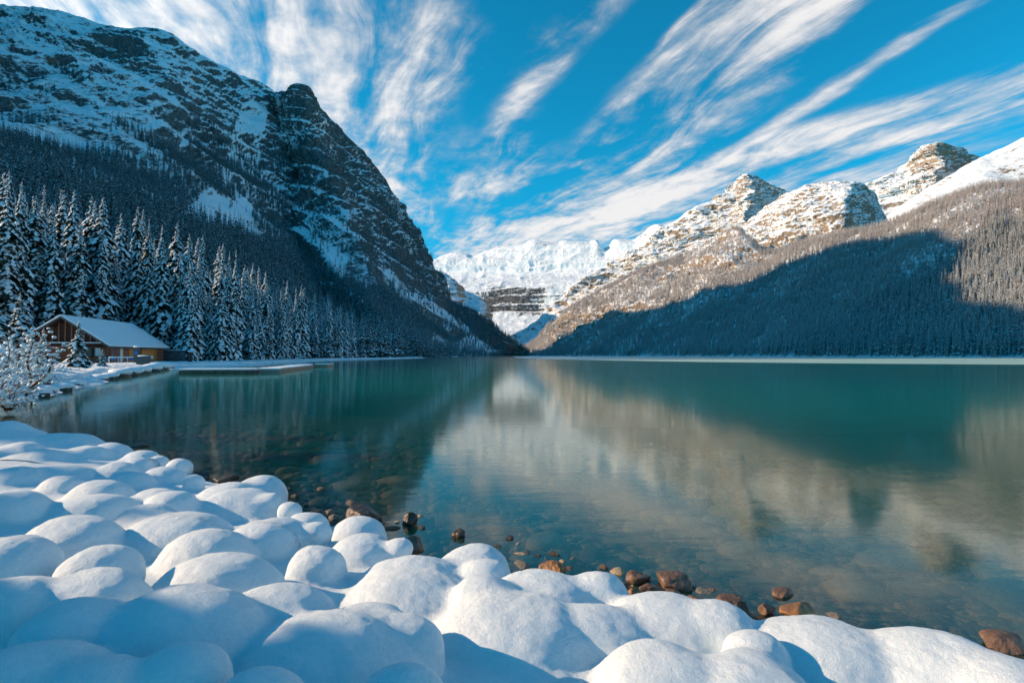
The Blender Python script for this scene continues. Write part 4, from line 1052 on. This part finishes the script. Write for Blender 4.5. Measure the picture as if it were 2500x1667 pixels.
for px, py, hw in raw:
    below = py-np.interp(px, shx, shy)+60
    zt = .40+.42*float(sstep(np.array(below), 0., 420.))+g.uniform(-.02, .02)
    if hw < 20: zt = .22
    y = 1400*(H-zt)/(py-868+hw*.03); c = np.array(P(px, py, y)); rx = hw*y/1400*1.02; ry = rx*g.uniform(.85, 1.0); rz = min(rx*g.uniform(.72, .86), zt+.14)
    # put the centre where the outline seen over the mound's back meets the picture height
    aa = np.linspace(0, 1.5, 60); lo, hi = .5, y+ry
    for _ in range(40):
        mid = (lo+hi)/2; q = np.stack([aa*0, mid+ry*np.sin(aa)**.9, zt+.012-rz+rz*np.cos(aa)**.9], -1)
        if proj(q)[1].min() > py: lo = mid
        else: hi = mid
    cy = (lo+hi)/2; rx = hw*cy/1400*1.02
    mounds.append((px/1400*0+(px-1250)/1400*cy, cy, zt-rz, rx, ry, rz, hw))
MO = np.array([m[:6] for m in mounds])

def ground_base(x, y):
    d = shore_dist(x, y)                      # negative on land
    return np.interp(-d, [-.6, -.1, .25, .8, 2.5, 5], [-.5, -.25, .06, .20, .36, .42])

def field(x, y, z, k, members=None):
    """smooth union of mounds and the base bank"""
    acc = np.exp(-(z-ground_base(x[..., :1], y[..., :1])*np.ones_like(z))/k*.8) if False else None
    return acc

def snow_surface(x0, x1, y0, y1, vs, k):
    nx, ny, nz = int((x1-x0)/vs)+1, int((y1-y0)/vs)+1, int(1.35/vs)+1
    X = x0+np.arange(nx)*vs; Y = y0+np.arange(ny)*vs; Zc = -.2+np.arange(nz)*vs
    gb = ground_base(*np.meshgrid(X, Y, indexing='ij')).astype(np.float32)
    F = (Zc[None, None, :]-gb[:, :, None]).astype(np.float32)*.9
    S = np.exp(-np.clip(F, -.8, .6)/k)
    for (cx, cy, cz, rx, ry, rz) in MO:
        pad = .25
        i0, i1 = np.searchsorted(X, cx-rx-pad), np.searchsorted(X, cx+rx+pad); j0, j1 = np.searchsorted(Y, cy-ry-pad), np.searchsorted(Y, cy+ry+pad)
        if i1 <= i0 or j1 <= j0: continue
        xx = ((X[i0:i1]-cx)/rx)[:, None, None]; yy = ((Y[j0:j1]-cy)/ry)[None, :, None]; zz = ((Zc-cz)/rz)[None, None, :]
        q = np.sqrt((np.abs(xx)**2.2+np.abs(yy)**2.2+np.abs(zz)**2.2)).astype(np.float32)
        f = (q-1)*min(rx, ry, rz)
        S[i0:i1, j0:j1] += np.exp(-np.clip(f, -.8, .6)/k)
    F = -k*np.log(S)
    grid = vdb.FloatGrid(1.0); grid.copyFromArray(F.astype(np.float32), tolerance=0)
    pts, quads = grid.convertToQuads(isovalue=0.0)
    v = pts*vs+[x0, y0, -.2]
    quads = quads.astype(np.int64)
    c = v[quads].mean(1)
    ok = (c[:, 0] > x0+2*vs) & (c[:, 0] < x1-2*vs) & (c[:, 1] > y0+2*vs) & (c[:, 1] < y1-2*vs) & (c[:, 2] > -.16)
    return v, quads[ok]

def vert_normals(v, f):
    n = np.cross(v[f[:, 2]]-v[f[:, 0]], v[f[:, 3]]-v[f[:, 1]]); out = np.zeros_like(v)
    for k in range(4): np.add.at(out, f[:, k], n)
    return out/(np.linalg.norm(out, axis=1, keepdims=True)+1e-12)

def mound_base(i):
    m = mounds[i]; px, py, hw = raw[i]; y = m[1]
    sz = 'huge' if hw > 170 else 'big' if hw > 95 else 'medium' if hw > 55 else 'small' if hw > 20 else 'tiny'
    shade = 'shaded' if (py > 1350 and px < 1150) or (py > 1250 and px < 650) else 'dappled' if px < 1500 else 'sunlit'
    edge = py-np.interp(px, shx, shy) < 40
    where = 'at the water edge' if edge else 'on the bank' if y > 5 else 'in the near rows'
    pl = 'far left' if px < 300 else 'left of the curled mound' if px < 560 else 'near the curled mound' if px < 760 else 'by the dark rocks' if px < 1080 else 'around the picture centre' if px < 1400 else 'below the brown stones' if px < 1850 else 'in the lower right corner'
    return f'{sz} {shade} snow mound {where}, {pl}'
_same = {}
for i in range(len(mounds)): _same.setdefault(mound_base(i), []).append(i)
ORD = ['first', 'second', 'third', 'fourth', 'fifth', 'sixth', 'seventh', 'eighth', 'ninth', 'tenth']
def mound_label(i):
    b_ = mound_base(i); l = sorted(_same[b_], key=lambda k: raw[k][0])
    if raw[i][0] > 618 and raw[i][0] < 645 and raw[i][1] < 1165: return 'big mound with its snow curling over at the right end, above the water'
    return b_ if len(l) == 1 else f'{b_}, {ORD[l.index(i)]} from left'

snow_parts = {}
def add_region(x0, x1, y0, y1, vs, k, cut, seedn):
    v, q = snow_surface(x0, x1, y0, y1, vs, k)
    n = -vert_normals(v, q)
    if n[:, 2].mean() < 0: n = -n
    d = .014*fbm(v*4, 3, .5, 7)+.0055*fbm(v*22, 3, .65, 8)+.045*fbm(v*1.6, 2, .5, 9)
    v = v+n*d[:, None]
    nn = vert_normals(v, q); flip = (nn*n).sum(1).mean() < 0
    if flip: nn = -nn; q = q[:, ::-1]
    c = v[q].mean(1); q = q[cut(c)]; c = v[q].mean(1)
    best = (c[:, 2]-ground_base(c[:, 0], c[:, 1]))*.9; own = np.full(len(c), -1)
    for i, (cx, cy, cz, rx, ry, rz) in enumerate(MO):
        qd = np.sqrt(np.abs((c[:, 0]-cx)/rx)**2.2+np.abs((c[:, 1]-cy)/ry)**2.2+np.abs((c[:, 2]-cz)/rz)**2.2); f = (qd-1)*min(rx, ry, rz)
        m = f < best; best = np.where(m, f, best); own = np.where(m, i, own)
    for i in np.unique(own): snow_parts.setdefault(int(i), []).append((v, q[own == i], nn))
YC = 5.2
add_region(-5.4, 4.0, .9, YC+.3, .022, .023, lambda c: c[:, 1] <= YC, 1)
add_region(-9.4, 1.2, YC-.3, 9.6, .04, .028, lambda c: (c[:, 1] > YC-.06) & (c[:, 1] <= 9.2), 2)
add_region(-24, -2.0, 8.8, 21, .085, .05, lambda c: (c[:, 1] > 9.02), 3)
for i, lst in sorted(snow_parts.items()):
    vs_, fs_, ns_ = [], [], []; off = 0
    for v, q, nn in lst:
        u, inv = np.unique(q, return_inverse=True); vs_.append(v[u]); ns_.append(nn[u]); fs_.append(inv.reshape(q.shape)+off); off += len(u)
    v = np.vstack(vs_); f = np.vstack(fs_); n = np.vstack(ns_)
    if len(f) < 30 and i >= 0: continue
    org = np.array([v[:, 0].mean(), v[:, 1].mean(), 0]) if i >= 0 else np.zeros(3)
    me = mesh_np('snow_mound' if i >= 0 else 'snow_bank', v-org, f)
    if len(me.vertices) == len(n): me.normals_split_custom_set_from_vertices([tuple(a) for a in n])
    o = link('snow_mound' if i >= 0 else 'snow_bank', me, None, [M_SNOWN]); o.location = org
    if i >= 0: tag(o, mound_label(i), 'snow mound', 'snow mounds over the shore boulders')
    else: o['kind'] = 'structure'

# ------------------------------------------------------------------ boulders and stones
import bmesh
def stone_mesh(seed, sx, sy, sz, sub=3, lump=.22, flat=0.0):
    bm = bmesh.new(); bmesh.ops.create_icosphere(bm, subdivisions=sub, radius=1)
    p = np.array([v.co for v in bm.verts]); g_ = np.random.RandomState(seed); q = p*[1, 1, 1]
    for _ in range(10):                                  # facets: cut with random planes
        nrm = g_.normal(size=3); nrm /= np.linalg.norm(nrm); dd = g_.uniform(.5, .85); s = q@nrm; over = np.clip(s-dd, 0, None); q = q-over[:, None]*nrm*.85
    q = q*(1+lump*.5*fbm(p*1.3+seed, 3, .5, seed))[:, None]+p*(.03*fbm(p*6+seed, 3, .6, seed+1))[:, None]
    for v, c in zip(bm.verts, q): v.co = (c[0]*sx, c[1]*sy, c[2]*sz)
    me = bpy.data.meshes.new('stone'); bm.to_mesh(me); bm.free(); me.polygons.foreach_set('use_smooth', [True]*len(me.polygons)); me.update(); return me
def rockm(name, a, b_, c, rough=.35):
    m, N, b, o = mat(name); w = objco(N); n1 = N.noise(w, 4, 6, .65); n2 = N.noise(w, 14, 4, .6)
    cc = N.mix(N.ss(n1, .35, .65), a, b_); cc = N.mix(N.ss(n2, .55, .75), cc, c)
    N.put(b.inputs['Base Color'], cc); b.inputs['Roughness'].default_value = rough; bump(N, b, N.add(n1, n2), .7, .03); return m
M_RDARK = rockm('dark_wet_boulder', (.020, .017, .014), (.06, .05, .04), (.13, .11, .09), .45)
M_RBROWN = rockm('brown_wet_boulder', (.09, .055, .035), (.20, .12, .08), (.30, .21, .15), .55)
M_RORANGE = rockm('amber_wet_rock', (.14, .065, .022), (.36, .18, .06), (.07, .04, .02), .45)
M_RBROWN2 = rockm('dull_brown_stone', (.07, .05, .035), (.17, .12, .08), (.24, .18, .13), .45)
M_RTAN = rockm('submerged_tan_stone', (.30, .22, .14), (.48, .38, .25), (.55, .45, .31), .5)
M_RGREY = rockm('submerged_grey_stone', (.10, .10, .085), (.20, .18, .14), (.28, .25, .19), .5)
def boulder(px, py, rx_px, rz_px, ztop, m, label, seed, aspect=.8, tilt=0):
    if m is M_RBROWN: ztop += .035; rx_px *= 1.1
    y = 1400*(H-ztop)/(py-868); x, _, _ = P(px, py, y); rx = rx_px*y/1400; rz = max(rz_px*y/1400*1.15, .05)
    me = stone_mesh(seed, rx, rx*aspect, rz, 4); me.materials.append(m)
    o = bpy.data.objects.new('boulder', me); C.objects.link(o); o.location = (x, y+rx*.3, ztop-rz*.9); o.rotation_euler = (0, tilt, random.Random(seed).uniform(-.4, .4)); tag(o, label, 'rock')
boulder(885, 1230, 48, 30, .26, M_RDARK, 'large dark rounded rock in the water behind the snow mounds', 1)
boulder(1000, 1250, 20, 17, .13, M_RDARK, 'dark round rock alone in the water, left of two', 2)
boulder(1117, 1289, 21, 13, .08, M_RDARK, 'dark round rock alone in the water, farther right of the two', 3)
boulder(1010, 1308, 26, 20, .16, M_RBROWN, 'brown wet rock touching the small snow ball', 4)
boulder(990, 1340, 24, 8, .06, M_RDARK, 'flat dark stone tucked under the small snow ball', 5)
boulder(870, 1250, 20, 14, .12, M_RDARK, 'small dark rock left of the large dark rock', 6)
boulder(770, 1245, 30, 18, .14, M_RDARK, 'dark rock in the gap beside the snowy shore', 7)
boulder(1352, 1372, 38, 20, .16, M_RORANGE, 'amber and black rock wedged behind two snow mounds', 8, tilt=.2)
boulder(338, 1080, 22, 8, .25, M_RDARK, 'flat dark rock poking out far up the shore', 9)
boulder(490, 1148, 24, 18, .22, M_RDARK, 'dark rock beside the leftmost water edge mounds', 10)
boulder(545, 1158, 38, 14, .20, M_RDARK, 'long dark rock left of the curled over mound', 11)
boulder(1551, 1424, 22, 20, .14, M_RORANGE, 'shiny amber rock between pale wet stones', 12)
boulder(1560, 1391, 32, 16, .06, M_RBROWN, 'pinkish brown rounded stone above the shiny amber rock', 13)
boulder(1650, 1400, 50, 20, .07, M_RBROWN, 'largest pinkish brown stone, long, at the water line', 14)
boulder(1590, 1422, 30, 12, .04, M_RBROWN, 'low brown stone right of the shiny amber rock', 15)
boulder(1522, 1418, 14, 14, .05, M_RBROWN, 'little brown stone left of the shiny amber rock', 16)
boulder(1790, 1448, 36, 24, .05, M_RBROWN, 'squarish brown stone in shallow water', 17)
boulder(1818, 1472, 32, 26, .07, M_RBROWN, 'smooth brown stone half behind the amber flat rock', 18)
boulder(1958, 1472, 48, 18, .16, M_RORANGE, 'flat amber rock resting on the right snow mound', 19)
boulder(1808, 1466, 24, 26, .16, M_RDARK, 'dark jagged rock by the right snow mounds', 20, tilt=.5)
boulder(1790, 1450, 30, 14, .03, M_RBROWN, 'brown stone just under the surface by the dark jagged rock', 22)
boulder(1918, 1434, 30, 12, .01, M_RBROWN, 'round stone just under the surface, right of the squarish stone', 23)
boulder(1720, 1432, 40, 14, .02, M_RGREY, 'wide greyish stone under the surface between brown stones', 24)
boulder(1700, 1452, 28, 13, .05, M_RBROWN, 'middle sized brown stone between the long stone and the squarish stone', 31)
boulder(1742, 1428, 22, 10, .02, M_RBROWN2, 'dull brown stone just breaking the water behind the squarish stone', 32)
boulder(1640, 1436, 26, 12, .04, M_RBROWN2, 'dull brown stone in front of the long pinkish stone', 33)
boulder(1876, 1470, 20, 10, .04, M_RBROWN, 'small brown stone left of the flat amber rock', 34)
boulder(1480, 1418, 20, 10, .04, M_RBROWN2, 'dull stone between the snow edge and the little brown stone', 35)
boulder(2040, 1492, 24, 9, .02, M_RGREY, 'small grey stone in the shallows right of the flat amber rock', 36)
boulder(2462, 1545, 52, 20, .06, M_RBROWN, 'broad pinkish stone near the right edge', 25)
boulder(1270, 1352, 44, 18, .0, M_RTAN, 'pale flat stone under the surface behind the middle mounds', 26)
boulder(1362, 1345, 40, 14, -.04, M_RTAN, 'tilted pale slab under the surface, centre', 27)

WETG = 'wet stones along the snowy water line'
gq = random.Random(41); wet = []
WM = [stone_mesh(700+i, 1, gq.uniform(.65, .95), gq.uniform(.45, .7), 3) for i in range(9)]
for i, me in enumerate(WM): me.materials.append((M_RBROWN, M_RGREY, M_RTAN, M_RDARK, M_RBROWN2)[i % 5])
for tries in range(4000):
    if len(wet) >= 110: break
    px = gq.choice([gq.uniform(1330, 2050), gq.uniform(1330, 2050), gq.uniform(650, 2500)]); py = float(np.interp(px, shx, shy))-gq.uniform(0, 95)
    y = 1400*H/(py-868); x = P(px, py, y)[0]; d = float(shore_dist(np.array(x), np.array(y)))
    if d < .08 or d > 1.0: continue
    r_s = gq.choice([gq.uniform(.03, .06), gq.uniform(.05, .10)])*(1+.08*y)
    if any((x-a)**2+(y-b_)**2 < (r_s+c)**2*.8 for a, b_, c in wet): continue
    wet.append((x, y, r_s)); dz = float(depth_at(np.array(x), np.array(y)))
    o = bpy.data.objects.new('stone', WM[gq.randrange(9)]); C.objects.link(o); o.location = (x, y, max(-dz+r_s*.30, -r_s*gq.uniform(.15, .75))); o.scale = (r_s,)*3; o.rotation_euler = (gq.uniform(-.3, .3), gq.uniform(-.3, .3), gq.uniform(0, 6.28))
    tag(o, 'small wet stone breaking the water '+('beside the curled snow mound' if px < 900 else 'between the dark round rocks and the centre' if px < 1300 else 'near the amber rocks' if px < 1700 else 'near the flat amber rock on the right'), 'stone', WETG)
# submerged stones, the larger ones as objects
SM = [stone_mesh(900+i, 1, g.uniform(.6, .9), g.uniform(.28, .5), 2) for i in range(8)]
for i, me in enumerate(SM): me.materials.append(M_RTAN if i % 2 else M_RGREY)
g = random.Random(77); placed = []; cnt = 0
for tries in range(9000):
    if cnt >= 290: break
    px, py = g.uniform(450, 2560), 868+g.choice([1, 1])*math.exp(g.uniform(math.log(155), math.log(790)))
    y = 1400*H/(py-868); x = P(px, py, y)[0]; d = float(shore_dist(np.array(x), np.array(y)))
    if d < .15 or d > 15: continue
    r = g.uniform(.06, .17)*(1+y/6) if g.random() < .8 else g.uniform(.18, .3)*(1+y/8)
    if any((x-a)**2+(y-b_)**2 < (r+c)**2*.62 for a, b_, c in placed): continue
    dz = float(depth_at(np.array(x), np.array(y))); r = min(r, dz*1.7+.03)
    placed.append((x, y, r)); cnt += 1
    o = bpy.data.objects.new('stone', SM[g.randrange(8)]); C.objects.link(o); o.location = (x, y, -dz+r*.10); o.scale = (r, r, r); o.rotation_euler = (g.uniform(-.15, .15), g.uniform(-.15, .15), g.uniform(0, 6.28))
    tag(o, 'flat tan stone lying under the clear shallow water on the lake bed', 'stone', 'stones on the lake bed')
# smaller pebbles as one mass
V_, F_ = [], []; off = 0; base = stone_mesh(990, 1, .8, .5, 1); bv_ = np.array([v.co for v in base.vertices]); bf = np.array([p.vertices for p in base.polygons])
rp = np.random.RandomState(4); k = 0
while k < 5200:
    px, py = rp.uniform(400, 2560), 868+math.exp(rp.uniform(math.log(140), math.log(800))); y = 1400*H/(py-868); x = (px-1250)/1400*y
    k += 1
    r = rp.uniform(.02, .06)*(1+y/5); a = rp.rand()*6.28; ca, sa = math.cos(a), math.sin(a)
    V_.append((x, y, r, ca, sa, rp.uniform(.7, 1.3)))
V_ = np.array(V_); sdv = shore_dist(V_[:, 0], V_[:, 1]); V_ = V_[(sdv > .05) & (sdv < 16)]; dz = depth_at(V_[:, 0], V_[:, 1])
vv = bv_[None]*V_[:, 2][:, None, None]*np.array([1, 1, .8]); vx = vv[..., 0]*V_[:, 3][:, None]*V_[:, 5][:, None]-vv[..., 1]*V_[:, 4][:, None]; vy = vv[..., 0]*V_[:, 4][:, None]*V_[:, 5][:, None]+vv[..., 1]*V_[:, 3][:, None]
pts = np.stack([vx+V_[:, 0][:, None], vy+V_[:, 1][:, None], vv[..., 2]-dz[:, None]+V_[:, 2][:, None]*.1], -1).reshape(-1, 3)
fc = (bf[None]+(np.arange(len(V_))*len(bv_))[:, None, None]).reshape(-1, 3)
me = mesh_np('pebbles', pts, fc); bpy.data.meshes.remove(base)
m, N, b, o = mat('mixed_pebbles'); n = N.noise(worldco(N), 2.5, 2, .5); n2 = N.noise(worldco(N), 40, 3, .5)
N.put(b.inputs['Base Color'], N.mix(N.ss(N.add(N.mul(n, .6), N.mul(n2, .4)), .4, .6), (.10, .075, .05), (.32, .24, .15))); b.inputs['Roughness'].default_value = .5
tag(link('pebbles', me, None, [m]), 'small tan and brown pebbles on the lake bed near the shore', 'pebbles', kind='stuff')
